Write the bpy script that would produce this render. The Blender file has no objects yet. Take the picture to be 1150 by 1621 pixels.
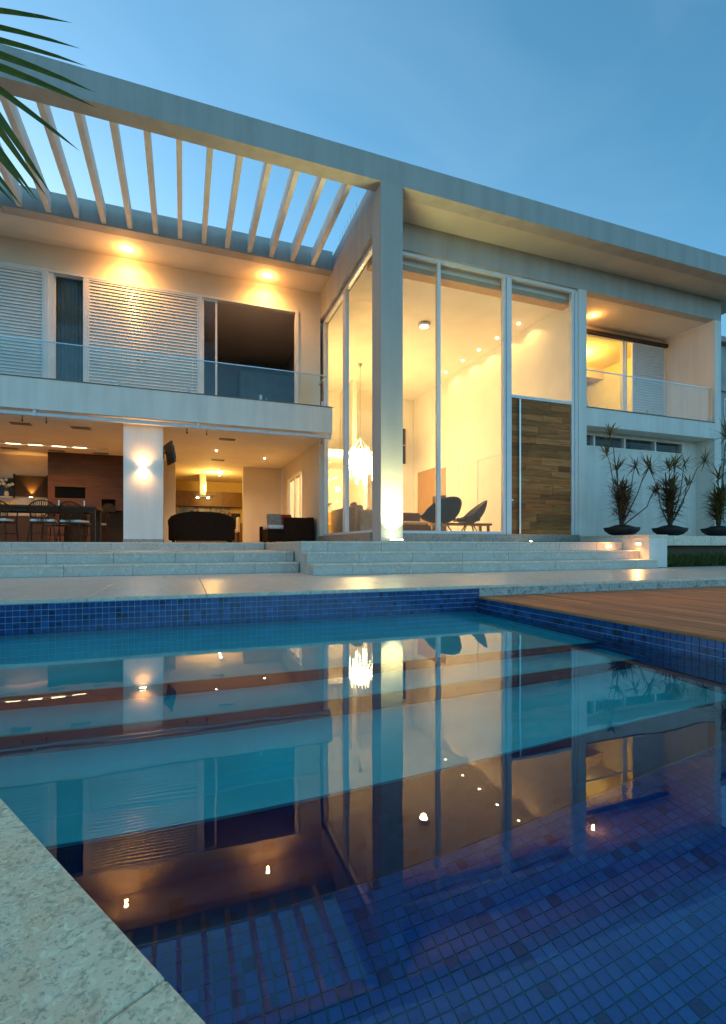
import bpy, bmesh, math, random
from mathutils import Vector, Matrix
R = math.radians
PI = math.pi
random.seed(7)
SC = bpy.context.scene
COL = SC.collection

# ------------------------------------------------------------------ camera, sky, exposure
cam_d = bpy.data.cameras.new('camera')
cam = bpy.data.objects.new('camera', cam_d)
COL.objects.link(cam)
cam.location = (0, 0, 0.433)
cam.rotation_euler = (R(90), 0, R(-20.07))
cam_d.sensor_fit = 'HORIZONTAL'
cam_d.sensor_width = 36.0
cam_d.lens = 780.0 / 1150.0 * 36.0
cam_d.shift_y = 53.5 / 1150.0
cam_d.clip_start = 0.05
cam_d.clip_end = 3000
SC.camera = cam

world = bpy.data.worlds.new('World')
SC.world = world
world.use_nodes = True
wn = world.node_tree
wn.nodes.clear()
w_out = wn.nodes.new('ShaderNodeOutputWorld')
w_bg = wn.nodes.new('ShaderNodeBackground')
w_sky = wn.nodes.new('ShaderNodeTexSky')
w_sky.sky_type = 'NISHITA'
w_sky.sun_disc = False
w_sky.sun_elevation = R(12.0)
w_sky.sun_rotation = R(-25.0)
w_sky.altitude = 800
w_sky.air_density = 1.0
w_sky.dust_density = 1.3
w_sky.ozone_density = 4.0
w_hsv = wn.nodes.new('ShaderNodeHueSaturation')
w_hsv.inputs['Hue'].default_value = 0.475
w_hsv.inputs['Saturation'].default_value = 1.05
wn.links.new(w_sky.outputs[0], w_hsv.inputs['Color'])
w_tc = wn.nodes.new('ShaderNodeTexCoord')
w_mp = wn.nodes.new('ShaderNodeMapping')
w_mp.inputs['Scale'].default_value = (1.2, 2.6, 3.4)
w_mp.inputs['Rotation'].default_value = (0.3, 0.5, 0.4)
w_no = wn.nodes.new('ShaderNodeTexNoise')
w_no.inputs['Scale'].default_value = 1.6
w_no.inputs['Detail'].default_value = 6
w_no.inputs['Distortion'].default_value = 0.8
w_mr = wn.nodes.new('ShaderNodeMapRange')
w_mr.inputs['From Min'].default_value = 0.42
w_mr.inputs['From Max'].default_value = 0.75
w_mr.inputs['To Max'].default_value = 0.09
w_mx = wn.nodes.new('ShaderNodeMix')
w_mx.data_type = 'RGBA'
w_mx.inputs[7].default_value = (2.4, 3.1, 3.6, 1)     # thin cirrus, pale against the blue
wn.links.new(w_tc.outputs['Generated'], w_mp.inputs['Vector'])
wn.links.new(w_mp.outputs[0], w_no.inputs['Vector'])
wn.links.new(w_no.outputs['Fac'], w_mr.inputs['Value'])
wn.links.new(w_mr.outputs[0], w_mx.inputs[0])
wn.links.new(w_hsv.outputs[0], w_mx.inputs[6])
wn.links.new(w_mx.outputs[2], w_bg.inputs['Color'])
w_bg.inputs['Strength'].default_value = 0.13
wn.links.new(w_bg.outputs[0], w_out.inputs['Surface'])

SC.view_settings.view_transform = 'Standard'
SC.view_settings.look = 'None'
SC.view_settings.exposure = 1.22
SC.view_settings.gamma = 1.0
SC.view_settings.use_curve_mapping = False
cy = SC.cycles
cy.use_denoising = True
try:
    cy.denoiser = 'OPENIMAGEDENOISE'
    cy.denoising_input_passes = 'RGB_ALBEDO_NORMAL'
except Exception:
    pass
cy.max_bounces = 10
cy.diffuse_bounces = 4
cy.glossy_bounces = 5
cy.transmission_bounces = 8
cy.transparent_max_bounces = 24
cy.sample_clamp_indirect = 3.0
cy.sample_clamp_direct = 0.0
cy.caustics_reflective = False
cy.caustics_refractive = True
cy.blur_glossy = 0.3

# ------------------------------------------------------------------ materials
MATS = {}

def new_mat(name):
    m = bpy.data.materials.new(name)
    m.use_nodes = True
    MATS[name] = m
    nt = m.node_tree
    b = nt.nodes['Principled BSDF']
    return m, nt, b

def nd(nt, t, **kw):
    n = nt.nodes.new(t)
    for k, v in kw.items():
        setattr(n, k, v)
    return n

def pos(nt, scale=(1, 1, 1), obj_rand=False):
    g = nd(nt, 'ShaderNodeNewGeometry')
    mp = nd(nt, 'ShaderNodeMapping')
    mp.inputs['Scale'].default_value = scale
    nt.links.new(g.outputs['Position'], mp.inputs['Vector'])
    if obj_rand:
        oi = nd(nt, 'ShaderNodeObjectInfo')
        ml = nd(nt, 'ShaderNodeMath', operation='MULTIPLY')
        ml.inputs[1].default_value = 37.0
        nt.links.new(oi.outputs['Random'], ml.inputs[0])
        nt.links.new(ml.outputs[0], mp.inputs['Location'])
    return mp.outputs[0]

def noise(nt, vec, scale, detail=4, rough=0.55, dist=0.0):
    n = nd(nt, 'ShaderNodeTexNoise')
    n.inputs['Scale'].default_value = scale
    n.inputs['Detail'].default_value = detail
    n.inputs['Roughness'].default_value = rough
    n.inputs['Distortion'].default_value = dist
    nt.links.new(vec, n.inputs['Vector'])
    return n.outputs['Fac']

def ramp(nt, fac, stops):
    r = nd(nt, 'ShaderNodeValToRGB')
    el = r.color_ramp.elements
    while len(el) < len(stops):
        el.new(0.5)
    for e, (p, c) in zip(el, stops):
        e.position = p
        e.color = (c[0], c[1], c[2], 1)
    nt.links.new(fac, r.inputs['Fac'])
    return r.outputs['Color']

def mixc(nt, fac, a, b, blend='MIX'):
    m = nd(nt, 'ShaderNodeMix', data_type='RGBA', blend_type=blend)
    if isinstance(fac, float):
        m.inputs[0].default_value = fac
    else:
        nt.links.new(fac, m.inputs[0])
    for i, v in ((6, a), (7, b)):
        if isinstance(v, tuple):
            m.inputs[i].default_value = (v[0], v[1], v[2], 1)
        else:
            nt.links.new(v, m.inputs[i])
    return m.outputs[2]

def bump(nt, b, fac, strength, dist):
    bp = nd(nt, 'ShaderNodeBump')
    bp.inputs['Strength'].default_value = strength
    bp.inputs['Distance'].default_value = dist
    nt.links.new(fac, bp.inputs['Height'])
    nt.links.new(bp.outputs[0], b.inputs['Normal'])

def simple(name, col, rough=0.6, var=0.06, scale=3.0, bstr=0.0, bscale=80.0, bdist=0.004, metal=0.0, spec=0.5):
    m, nt, b = new_mat(name)
    v = pos(nt)
    f = noise(nt, v, scale, 5)
    lo = tuple(c * (1 - var * 1.6) for c in col)
    hi = tuple(min(1, c * (1 + var * 1.6)) for c in col)
    c = ramp(nt, f, [(0.3, lo), (0.7, hi)])
    nt.links.new(c, b.inputs['Base Color'])
    b.inputs['Roughness'].default_value = rough
    b.inputs['Metallic'].default_value = metal
    b.inputs['Specular IOR Level'].default_value = spec
    if bstr:
        bump(nt, b, noise(nt, v, bscale, 3), bstr, bdist)
    return m

def emitter(name, col, strength):
    m = bpy.data.materials.new(name)
    m.use_nodes = True
    MATS[name] = m
    nt = m.node_tree
    nt.nodes.clear()
    o = nd(nt, 'ShaderNodeOutputMaterial')
    e = nd(nt, 'ShaderNodeEmission')
    e.inputs['Color'].default_value = (*col, 1)
    e.inputs['Strength'].default_value = strength
    nt.links.new(e.outputs[0], o.inputs['Surface'])
    return m

# exterior render: rough white paint with faint streaks and stipple
def plaster(name, col, bstr, streak):
    m, nt, b = new_mat(name)
    v = pos(nt)
    vs = pos(nt, (1.6, 1.6, 0.12))
    f1 = noise(nt, v, 1.3, 5)
    f2 = noise(nt, vs, 2.2, 5, 0.6)
    c1 = ramp(nt, f1, [(0.3, tuple(k * 0.93 for k in col)), (0.7, tuple(min(1, k * 1.04) for k in col))])
    c2 = ramp(nt, f2, [(0.34, tuple(k * 0.70 for k in col)), (0.6, col)])
    c = mixc(nt, streak, c1, c2)
    nt.links.new(c, b.inputs['Base Color'])
    b.inputs['Roughness'].default_value = 0.75
    b.inputs['Specular IOR Level'].default_value = 0.25
    bump(nt, b, noise(nt, v, 55, 3, 0.6), bstr, 0.01)
    return m

plaster('plaster', (0.88, 0.83, 0.75), 0.35, 0.4)
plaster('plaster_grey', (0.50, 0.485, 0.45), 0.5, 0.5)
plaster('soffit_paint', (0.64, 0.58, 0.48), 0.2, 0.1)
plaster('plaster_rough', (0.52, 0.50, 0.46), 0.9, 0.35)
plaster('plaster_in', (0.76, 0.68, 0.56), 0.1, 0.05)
plaster('hall_paint', (0.86, 0.82, 0.74), 0.08, 0.05)
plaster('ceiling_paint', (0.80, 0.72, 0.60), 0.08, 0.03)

# pale granite with grey green blotches and warm patches
def granite(name, base, warm, dark, rough, sc=1.0, th=0.56, amt=0.6):
    m, nt, b = new_mat(name)
    v = pos(nt, obj_rand=True)
    big = noise(nt, v, 3.2 * sc, 4, 0.6, 0.6)
    mid = noise(nt, v, 17 * sc, 6, 0.62, 1.1)
    fine = noise(nt, v, 55 * sc, 4, 0.7, 0.4)
    c0 = mixc(nt, ramp_fac(nt, big, 0.42, 0.66), base, warm)
    c1 = mixc(nt, ramp_fac(nt, mid, th, th + 0.13), c0, dark)
    c1b = mixc(nt, amt, c0, c1)
    c2 = mixc(nt, ramp_fac(nt, fine, th + 0.03, th + 0.13), c1b, tuple(k * 0.7 for k in dark))
    c3 = mixc(nt, amt, c1b, c2)
    lt = noise(nt, v, 24 * sc, 5, 0.65, 1.2)
    c4 = mixc(nt, ramp_fac(nt, lt, 0.54, 0.66), c3, tuple(min(1, k * 1.22) for k in base))
    nt.links.new(c4, b.inputs['Base Color'])
    rr = nd(nt, 'ShaderNodeMapRange')
    rr.inputs['To Min'].default_value = rough * 0.8
    rr.inputs['To Max'].default_value = rough * 1.25
    nt.links.new(mid, rr.inputs['Value'])
    nt.links.new(rr.outputs[0], b.inputs['Roughness'])
    bump(nt, b, fine, 0.12, 0.002)
    return m

def ramp_fac(nt, fac, lo, hi):
    r = nd(nt, 'ShaderNodeMapRange')
    r.inputs['From Min'].default_value = lo
    r.inputs['From Max'].default_value = hi
    r.clamp = True
    nt.links.new(fac, r.inputs['Value'])
    return r.outputs[0]

granite('granite_coping', (0.92, 0.74, 0.47), (0.92, 0.64, 0.36), (0.36, 0.28, 0.17), 0.75, 3.0, 0.51, 0.55)
granite('granite_step', (0.60, 0.55, 0.48), (0.56, 0.48, 0.40), (0.30, 0.28, 0.25), 0.5, 0.7, 0.54, 0.4)
granite('granite_floor', (0.74, 0.65, 0.52), (0.70, 0.59, 0.46), (0.50, 0.44, 0.35), 0.32, 0.6, 0.53, 0.5)
granite('granite_kerb', (0.46, 0.49, 0.46), (0.42, 0.43, 0.38), (0.13, 0.14, 0.13), 0.45, 0.8, 0.50, 0.75)
granite('granite_plinth', (0.36, 0.33, 0.29), (0.42, 0.32, 0.24), (0.16, 0.14, 0.13), 0.35, 0.8, 0.5, 0.7)
simple('pelmet_tan', (0.56, 0.38, 0.22), 0.7, 0.05, 3)
simple('mortar', (0.22, 0.20, 0.16), 0.9)
simple('soil_ground', (0.09, 0.075, 0.05), 0.95, 0.2, 2.0, 0.4, 30)

# blue mosaic: every tile its own shade
def tile_mat(name, pitch, stops, rough):
    m, nt, b = new_mat(name)
    v = pos(nt, (1 / pitch, 1 / pitch, 1 / pitch))
    fl = nd(nt, 'ShaderNodeVectorMath', operation='FLOOR')
    nt.links.new(v, fl.inputs[0])
    w = nd(nt, 'ShaderNodeTexWhiteNoise', noise_dimensions='3D')
    nt.links.new(fl.outputs[0], w.inputs['Vector'])
    c = ramp(nt, w.outputs['Value'], stops)
    g = nd(nt, 'ShaderNodeNewGeometry')
    n2 = noise(nt, g.outputs['Position'], 60, 3)
    c = mixc(nt, ramp_fac(nt, n2, 0.35, 0.75), c, mixc(nt, 0.18, c, (0.10, 0.25, 0.5)))
    nt.links.new(c, b.inputs['Base Color'])
    b.inputs['Roughness'].default_value = rough
    return m

PT = 0.049
TILE_STOPS = [(0.0, (0.003, 0.050, 0.22)), (0.05, (0.003, 0.095, 0.36)), (0.12, (0.003, 0.135, 0.47)),
              (0.5, (0.003, 0.155, 0.53)), (0.85, (0.003, 0.175, 0.58)), (1.0, (0.005, 0.23, 0.64))]
tile_mat('tile_blue', PT, TILE_STOPS, 0.25)
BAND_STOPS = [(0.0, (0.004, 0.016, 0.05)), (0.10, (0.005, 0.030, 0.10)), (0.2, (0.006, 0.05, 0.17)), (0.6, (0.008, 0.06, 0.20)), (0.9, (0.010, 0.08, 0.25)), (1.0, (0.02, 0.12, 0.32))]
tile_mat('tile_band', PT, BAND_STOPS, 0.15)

def grid_mat(name, pitch, stops, grout, rough):
    # surfaces below the water too steep or far to tell the pieces apart
    m, nt, b = new_mat(name)
    v = pos(nt, (1 / pitch, 1 / pitch, 1 / pitch))
    fl = nd(nt, 'ShaderNodeVectorMath', operation='FLOOR')
    nt.links.new(v, fl.inputs[0])
    w = nd(nt, 'ShaderNodeTexWhiteNoise', noise_dimensions='3D')
    nt.links.new(fl.outputs[0], w.inputs['Vector'])
    c = ramp(nt, w.outputs['Value'], stops)
    nt.links.new(c, b.inputs['Base Color'])
    b.inputs['Roughness'].default_value = rough
    return m

grid_mat('tile_shaded', PT, [(p, tuple(k * 0.45 for k in c)) for p, c in TILE_STOPS], None, 0.3)  # mosaic darkened: shade of risers and underwater walls put into the colour
simple('tread_lit_aqua', (0.02, 0.88, 0.84), 0.5, 0.10, 2.0)  # pale aqua paints in the brighter light of shallow water on the treads
simple('grout_green', (0.015, 0.27, 0.19), 0.8, 0.1, 8)
simple('grout_pale', (0.66, 0.74, 0.78), 0.8, 0.1, 8)

# water
m = bpy.data.materials.new('water')
m.use_nodes = True
MATS['water'] = m
nt = m.node_tree
nt.nodes.clear()
o_ = nd(nt, 'ShaderNodeOutputMaterial')
fr = nd(nt, 'ShaderNodeFresnel')
fi = nd(nt, 'ShaderNodeMix', data_type='FLOAT')
fi.inputs[2].default_value = 1.47
fi.inputs[3].default_value = 1.333
fg = nd(nt, 'ShaderNodeNewGeometry')
nt.links.new(fg.outputs['Backfacing'], fi.inputs[0])
nt.links.new(fi.outputs[0], fr.inputs['IOR'])
rf = nd(nt, 'ShaderNodeBsdfRefraction')
rf.inputs['IOR'].default_value = 1.333
rf.inputs['Roughness'].default_value = 0.0
rf.inputs['Color'].default_value = (0.80, 0.97, 1.0, 1)
gl = nd(nt, 'ShaderNodeBsdfGlossy')
gl.inputs['Roughness'].default_value = 0.0
gl.inputs['Color'].default_value = (1, 1, 1, 1)
mx = nd(nt, 'ShaderNodeMixShader')
v = pos(nt)
bp = nd(nt, 'ShaderNodeBump')
bp.inputs['Strength'].default_value = 0.05
bp.inputs['Distance'].default_value = 0.02
nt.links.new(noise(nt, v, 2.6, 2, 0.4), bp.inputs['Height'])
for n_ in (fr, rf, gl):
    nt.links.new(bp.outputs[0], n_.inputs['Normal'])
nt.links.new(fr.outputs[0], mx.inputs[0])
nt.links.new(rf.outputs[0], mx.inputs[1])
nt.links.new(gl.outputs[0], mx.inputs[2])
nt.links.new(mx.outputs[0], o_.inputs['Surface'])

def glass(name, tint, refl):
    m = bpy.data.materials.new(name)
    m.use_nodes = True
    MATS[name] = m
    nt = m.node_tree
    nt.nodes.clear()
    o_ = nd(nt, 'ShaderNodeOutputMaterial')
    fr = nd(nt, 'ShaderNodeFresnel')
    fr.inputs['IOR'].default_value = 1.45
    # a pane reflects the same from inside and out (no total reflection in thin sheets)
    ge = nd(nt, 'ShaderNodeNewGeometry')
    ir = nd(nt, 'ShaderNodeMix', data_type='FLOAT')
    ir.inputs[2].default_value = 1.45
    ir.inputs[3].default_value = 1 / 1.45
    nt.links.new(ge.outputs['Backfacing'], ir.inputs[0])
    nt.links.new(ir.outputs[0], fr.inputs['IOR'])
    mu = nd(nt, 'ShaderNodeMath', operation='MULTIPLY')
    mu.inputs[1].default_value = refl
    nt.links.new(fr.outputs[0], mu.inputs[0])
    tr = nd(nt, 'ShaderNodeBsdfTransparent')
    tr.inputs['Color'].default_value = (*tint, 1)
    gl = nd(nt, 'ShaderNodeBsdfGlossy')
    gl.inputs['Roughness'].default_value = 0.0
    mx = nd(nt, 'ShaderNodeMixShader')
    nt.links.new(mu.outputs[0], mx.inputs[0])
    nt.links.new(tr.outputs[0], mx.inputs[1])
    nt.links.new(gl.outputs[0], mx.inputs[2])
    nt.links.new(mx.outputs[0], o_.inputs['Surface'])

glass('glass', (0.97, 0.98, 0.97), 0.4)
glass('glass_rail', (0.88, 0.95, 0.95), 1.0)
glass('crystal', (0.92, 0.92, 0.90), 1.6)

# wood
def wood(name, a, b_, axis, rough, stretch=14.0, rnd=True, scale=1.0, soft=None):
    m, nt, b = new_mat(name)
    s = [stretch * scale] * 3
    s[axis] = 1.0 * scale
    v = pos(nt, tuple(s), obj_rand=True)
    f = noise(nt, v, 2.0, 7, 0.65, 0.5)
    c = ramp(nt, f, [(0.28, a), (0.5, tuple((p + q) / 2 for p, q in zip(a, b_))), (0.75, b_)])
    if rnd:
        oi = nd(nt, 'ShaderNodeObjectInfo')
        h = ramp(nt, oi.outputs['Random'], [(0.0, (0.45, 0.40, 0.36)), (0.25, (0.8, 0.75, 0.62)), (0.5, (1.0, 0.72, 0.5)), (0.75, (1.15, 1.1, 1.0)), (1.0, (0.6, 0.5, 0.42))])
        c = mixc(nt, soft or 1.0, c, h, 'MULTIPLY')
    nt.links.new(c, b.inputs['Base Color'])
    b.inputs['Roughness'].default_value = rough
    bump(nt, b, f, 0.25, 0.004)
    return m

wood('wood_reclaimed', (0.22, 0.075, 0.022), (0.74, 0.31, 0.10), 0, 0.85)
wood('wood_deck', (0.42, 0.12, 0.038), (0.86, 0.31, 0.115), 1, 0.85, 16.0, True, 1.0, 0.6)
wood('wood_dark', (0.03, 0.014, 0.007), (0.06, 0.028, 0.013), 0, 0.6, 10.0, False)
wood('wood_oak', (0.42, 0.22, 0.07), (0.58, 0.34, 0.12), 2, 0.45, 12.0, False)
wood('wood_walnut', (0.055, 0.020, 0.006), (0.11, 0.042, 0.013), 0, 0.5, 5.0, False)
wood('wood_bench', (0.20, 0.10, 0.045), (0.36, 0.20, 0.09), 0, 0.45, 10.0, False)

simple('frame_white', (0.80, 0.79, 0.77), 0.35, 0.03, 4)
simple('steel', (0.55, 0.55, 0.54), 0.3, 0.05, 8, metal=1.0)
simple('panel_brown', (0.075, 0.05, 0.03), 0.8, 0.1, 5, spec=0.1)
simple('black', (0.012, 0.012, 0.013), 0.35, 0.1, 8)
simple('black_matt', (0.02, 0.018, 0.016), 0.85, 0.1, 8)
simple('dark_gap', (0.03, 0.028, 0.025), 0.9)
simple('stone_trim', (0.20, 0.15, 0.11), 0.5, 0.15, 10)
simple('rattan', (0.034, 0.013, 0.006), 0.8, 0.35, 60, 0.8, 110, 0.01, spec=0.12)
simple('rattan_light', (0.075, 0.030, 0.012), 0.7, 0.3, 60, 0.5, 90, 0.006, spec=0.2)
simple('cushion_white', (0.74, 0.70, 0.64), 0.9, 0.06, 20, 0.3, 200)
simple('cushion_red', (0.42, 0.03, 0.02), 0.9, 0.2, 18, 0.3, 200)
simple('sofa_beige', (0.50, 0.36, 0.25), 0.9, 0.06, 10, 0.3, 180)
simple('sofa_brown', (0.12, 0.055, 0.03), 0.9, 0.1, 10, 0.3, 180)
simple('shell_brown', (0.05, 0.018, 0.010), 0.8, 0.15, 10)
simple('shell_grey', (0.14, 0.095, 0.085), 0.8, 0.15, 10)
simple('bowl_clay', (0.016, 0.012, 0.011), 0.6, 0.3, 12, 0.3, 40)
simple('soil', (0.03, 0.02, 0.012), 0.95, 0.3, 40, 0.8, 60, 0.01)
simple('bark', (0.16, 0.11, 0.07), 0.9, 0.3, 30, 0.8, 50, 0.01)
simple('hall_floor', (0.55, 0.45, 0.34), 0.25, 0.06, 2)
simple('cabinet', (0.20, 0.11, 0.04), 0.4, 0.1, 6)
simple('wall_yellow', (0.72, 0.56, 0.26), 0.8, 0.05, 2)
simple('bedroom_panel', (0.12, 0.15, 0.17), 0.5, 0.1, 3)
simple('bedroom_wall', (0.42, 0.40, 0.38), 0.8, 0.05, 2)
simple('curtain', (0.16, 0.18, 0.18), 0.9, 0.1, 3)
simple('neighbour_wall', (0.40, 0.41, 0.40), 0.85, 0.1, 1.5, 0.3, 30)
simple('flower_white', (0.80, 0.76, 0.66), 0.7, 0.05, 20)
simple('flower_yellow', (0.72, 0.45, 0.08), 0.7, 0.1, 20)
simple('ceramic', (0.66, 0.62, 0.55), 0.3, 0.04, 10)
simple('white_plastic', (0.62, 0.66, 0.68), 0.4, 0.05, 10)
simple('vent_grey', (0.30, 0.24, 0.17), 0.6, 0.1, 10)

def leaf_mat(name, cols, trans=0.25, axis=None):
    m, nt, b = new_mat(name)
    v = pos(nt)
    f = noise(nt, v, 9.0, 4, 0.6)
    c = ramp(nt, f, cols)
    nt.links.new(c, b.inputs['Base Color'])
    b.inputs['Roughness'].default_value = 0.5
    tb = nd(nt, 'ShaderNodeBsdfTranslucent')
    nt.links.new(c, tb.inputs['Color'])
    mx = nd(nt, 'ShaderNodeMixShader')
    mx.inputs[0].default_value = trans
    out = nt.nodes['Material Output']
    nt.links.new(b.outputs[0], mx.inputs[1])
    nt.links.new(tb.outputs[0], mx.inputs[2])
    nt.links.new(mx.outputs[0], out.inputs['Surface'])

leaf_mat('leaf_red', [(0.3, (0.10, 0.045, 0.03)), (0.5, (0.20, 0.095, 0.06)), (0.7, (0.20, 0.15, 0.055))])
leaf_mat('leaf_olive', [(0.3, (0.08, 0.085, 0.02)), (0.5, (0.20, 0.17, 0.045)), (0.7, (0.34, 0.20, 0.06))])
leaf_mat('leaf_palm', [(0.3, (0.045, 0.10, 0.010)), (0.55, (0.08, 0.14, 0.014)), (0.75, (0.16, 0.15, 0.02))], 0.35)
leaf_mat('grass', [(0.3, (0.04, 0.075, 0.014)), (0.5, (0.09, 0.12, 0.025)), (0.75, (0.26, 0.20, 0.07))])

# mosaic picture behind the kitchen counter: flat print
m, nt, b = new_mat('mosaic_print')
v = pos(nt, (1, 1, 1))
vo = nd(nt, 'ShaderNodeTexVoronoi')
vo.inputs['Scale'].default_value = 9
nt.links.new(v, vo.inputs['Vector'])
sp = nd(nt, 'ShaderNodeSeparateColor')
nt.links.new(vo.outputs['Color'], sp.inputs[0])
cc = ramp(nt, sp.outputs[0], [(0.0, (0.03, 0.02, 0.02)), (0.25, (0.45, 0.42, 0.38)), (0.5, (0.10, 0.25, 0.26)), (0.75, (0.5, 0.46, 0.42)), (1.0, (0.25, 0.05, 0.04))])
nt.links.new(cc, b.inputs['Base Color'])
b.inputs['Roughness'].default_value = 0.3
# patterned cushion
m, nt, b = new_mat('cushion_pattern')
v = pos(nt)
f = noise(nt, v, 26, 3, 0.6, 1.5)
cc = ramp(nt, f, [(0.42, (0.45, 0.38, 0.30)), (0.5, (0.10, 0.04, 0.03)), (0.58, (0.50, 0.42, 0.33))])
nt.links.new(cc, b.inputs['Base Color'])
b.inputs['Roughness'].default_value = 0.9

LAMP = 0.72
WARM = (1.0, 0.44, 0.105)
WARM2 = (1.0, 0.54, 0.17)
YEL = (1.0, 0.56, 0.12)
emitter('lamp_glow', (1.0, 0.80, 0.50), 18.0)
emitter('lamp_soft', (1.0, 0.78, 0.42), 4.0)
emitter('crystal_glow', (1.0, 0.82, 0.50), 9.0)
emitter('uplight_glow', (0.95, 1.0, 0.62), 10.0)

# ------------------------------------------------------------------ builders
WP = {}   # world origin of each object

def tag(o, label=None, cat=None, group=None, kind=None):
    if label: o['label'] = label
    if cat: o['category'] = cat
    if group: o['group'] = group
    if kind: o['kind'] = kind
    return o

def thing(name, label, cat, loc=(0, 0, 0), rz=0.0, group=None, kind=None):
    o = bpy.data.objects.new(name, None)
    o.empty_display_size = 0.1
    COL.objects.link(o)
    o.location = loc
    o.rotation_euler = (0, 0, rz)
    WP[o.name] = Vector(loc)
    return tag(o, label, cat, group, kind)

def link(name, me, parent=None, origin=None):
    o = bpy.data.objects.new(name, me)
    COL.objects.link(o)
    org = Vector(origin) if origin is not None else Vector((0, 0, 0))
    WP[o.name] = org
    if parent is not None:
        o.parent = parent
        o.location = org - WP[parent.name]
    else:
        o.location = org
    return o

def obj(name, bm, mat, parent=None, world=True, smooth=False, kind=None):
    """bm vertices in world coordinates (world=True) or in the parent's local frame."""
    me = bpy.data.meshes.new(name)
    if world:
        xs = [v.co for v in bm.verts]
        org = Vector(((min(c.x for c in xs) + max(c.x for c in xs)) / 2, (min(c.y for c in xs) + max(c.y for c in xs)) / 2, min(c.z for c in xs)))
        for v_ in bm.verts:
            v_.co -= org
    else:
        org = None
    bm.normal_update()
    bm.to_mesh(me)
    bm.free()
    me.materials.append(MATS[mat])
    if smooth:
        for p in me.polygons:
            p.use_smooth = True
    if world:
        o = link(name, me, parent, org)
    else:
        o = bpy.data.objects.new(name, me)
        COL.objects.link(o)
        WP[o.name] = Vector((0, 0, 0))
        if parent is not None:
            o.parent = parent
            WP[o.name] = WP[parent.name].copy()
    if kind:
        o['kind'] = kind
    return o

def B():
    return bmesh.new()

def bx(bm, x0, x1, y0, y1, z0, z1):
    vs = [bm.verts.new(p) for p in ((x0, y0, z0), (x1, y0, z0), (x1, y1, z0), (x0, y1, z0), (x0, y0, z1), (x1, y0, z1), (x1, y1, z1), (x0, y1, z1))]
    for f in ((0, 3, 2, 1), (4, 5, 6, 7), (0, 1, 5, 4), (1, 2, 6, 5), (2, 3, 7, 6), (3, 0, 4, 7)):
        bm.faces.new([vs[i] for i in f])
    return bm

def bev(bm, w=0.004, seg=1):
    bmesh.ops.bevel(bm, geom=list(bm.edges), offset=w, segments=seg, profile=0.5, affect='EDGES')
    return bm

def box(name, dims, mat, parent=None, world=True, bevel=0.0, kind=None, seg=1):
    bm = B()
    if isinstance(dims[0], (int, float)):
        dims = [dims]
    for d in dims:
        bx(bm, *d)
    if bevel:
        bev(bm, bevel, seg)
    return obj(name, bm, mat, parent, world, smooth=False, kind=kind)

def prism(bm, pts, z0, z1):
    a = [bm.verts.new((p[0], p[1], z0)) for p in pts]
    b = [bm.verts.new((p[0], p[1], z1)) for p in pts]
    n = len(pts)
    bm.faces.new(a[::-1])
    bm.faces.new(b)
    for i in range(n):
        j = (i + 1) % n
        bm.faces.new((a[i], a[j], b[j], b[i]))
    return bm

def tube(bm, pts, r, n=8, cap=True):
    pts = [Vector(p) for p in pts]
    rs = r if isinstance(r, (list, tuple)) else [r] * len(pts)
    rings = []
    for i, p in enumerate(pts):
        t = (pts[min(i + 1, len(pts) - 1)] - pts[max(i - 1, 0)]).normalized()
        a = t.orthogonal().normalized() if i == 0 else (prev - t * prev.dot(t)).normalized()
        prev = a
        b = t.cross(a)
        rings.append([bm.verts.new(p + (a * math.cos(2 * PI * k / n) + b * math.sin(2 * PI * k / n)) * rs[i]) for k in range(n)])
    for i in range(len(rings) - 1):
        for k in range(n):
            bm.faces.new((rings[i][k], rings[i][(k + 1) % n], rings[i + 1][(k + 1) % n], rings[i + 1][k]))
    if cap:
        bm.faces.new(rings[0][::-1])
        bm.faces.new(rings[-1])
    return bm

def lathe(bm, prof, n=24, c=(0, 0, 0)):
    rings = []
    for r, z in prof:
        rings.append([bm.verts.new((c[0] + r * math.cos(2 * PI * k / n), c[1] + r * math.sin(2 * PI * k / n), c[2] + z)) for k in range(n)])
    for i in range(len(rings) - 1):
        for k in range(n):
            bm.faces.new((rings[i][k], rings[i][(k + 1) % n], rings[i + 1][(k + 1) % n], rings[i + 1][k]))
    bm.faces.new(rings[0][::-1])
    bm.faces.new(rings[-1])
    return bm

def rounded(bm, x0, x1, y0, y1, z0, z1, w, seg=3):
    b2 = bx(B(), x0, x1, y0, y1, z0, z1)
    bev(b2, w, seg)
    me = bpy.data.meshes.new('tmp')
    b2.to_mesh(me)
    b2.free()
    bm.from_mesh(me)
    bpy.data.meshes.remove(me)
    return bm

def lamp(name, kind, loc, power, col, parent=None, size=0.03, target=None, cone=90, blend=0.5, area=None):
    ld = bpy.data.lights.new(name, kind)
    ld.energy = power * LAMP
    ld.color = col
    if kind == 'AREA':
        ld.shape = 'RECTANGLE'
        ld.size, ld.size_y = area
    else:
        ld.shadow_soft_size = size
    if kind == 'SPOT':
        ld.spot_size = R(cone)
        ld.spot_blend = blend
    o = bpy.data.objects.new(name, ld)
    COL.objects.link(o)
    WP[o.name] = Vector(loc)
    if parent is not None:
        o.parent = parent
        o.location = Vector(loc) - WP[parent.name]
    else:
        o.location = loc
    if target is not None:
        d = Vector(target) - Vector(loc)
        o.rotation_euler = d.to_track_quat('-Z', 'Y').to_euler()
    return o

# ------------------------------------------------------------------ levels
WATER = -0.267
DECK2 = -0.117
S1, LAND, PORCH, HALL = 0.168, 0.338, 0.508, 0.685
POOL_Y = 4.63
POOL_X = 3.04
E0 = Vector((0.0215, 0.467))
ED = Vector((-0.5034, 0.8640)).normalized()
EN = Vector((-ED.y, ED.x))           # away from the water

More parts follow.
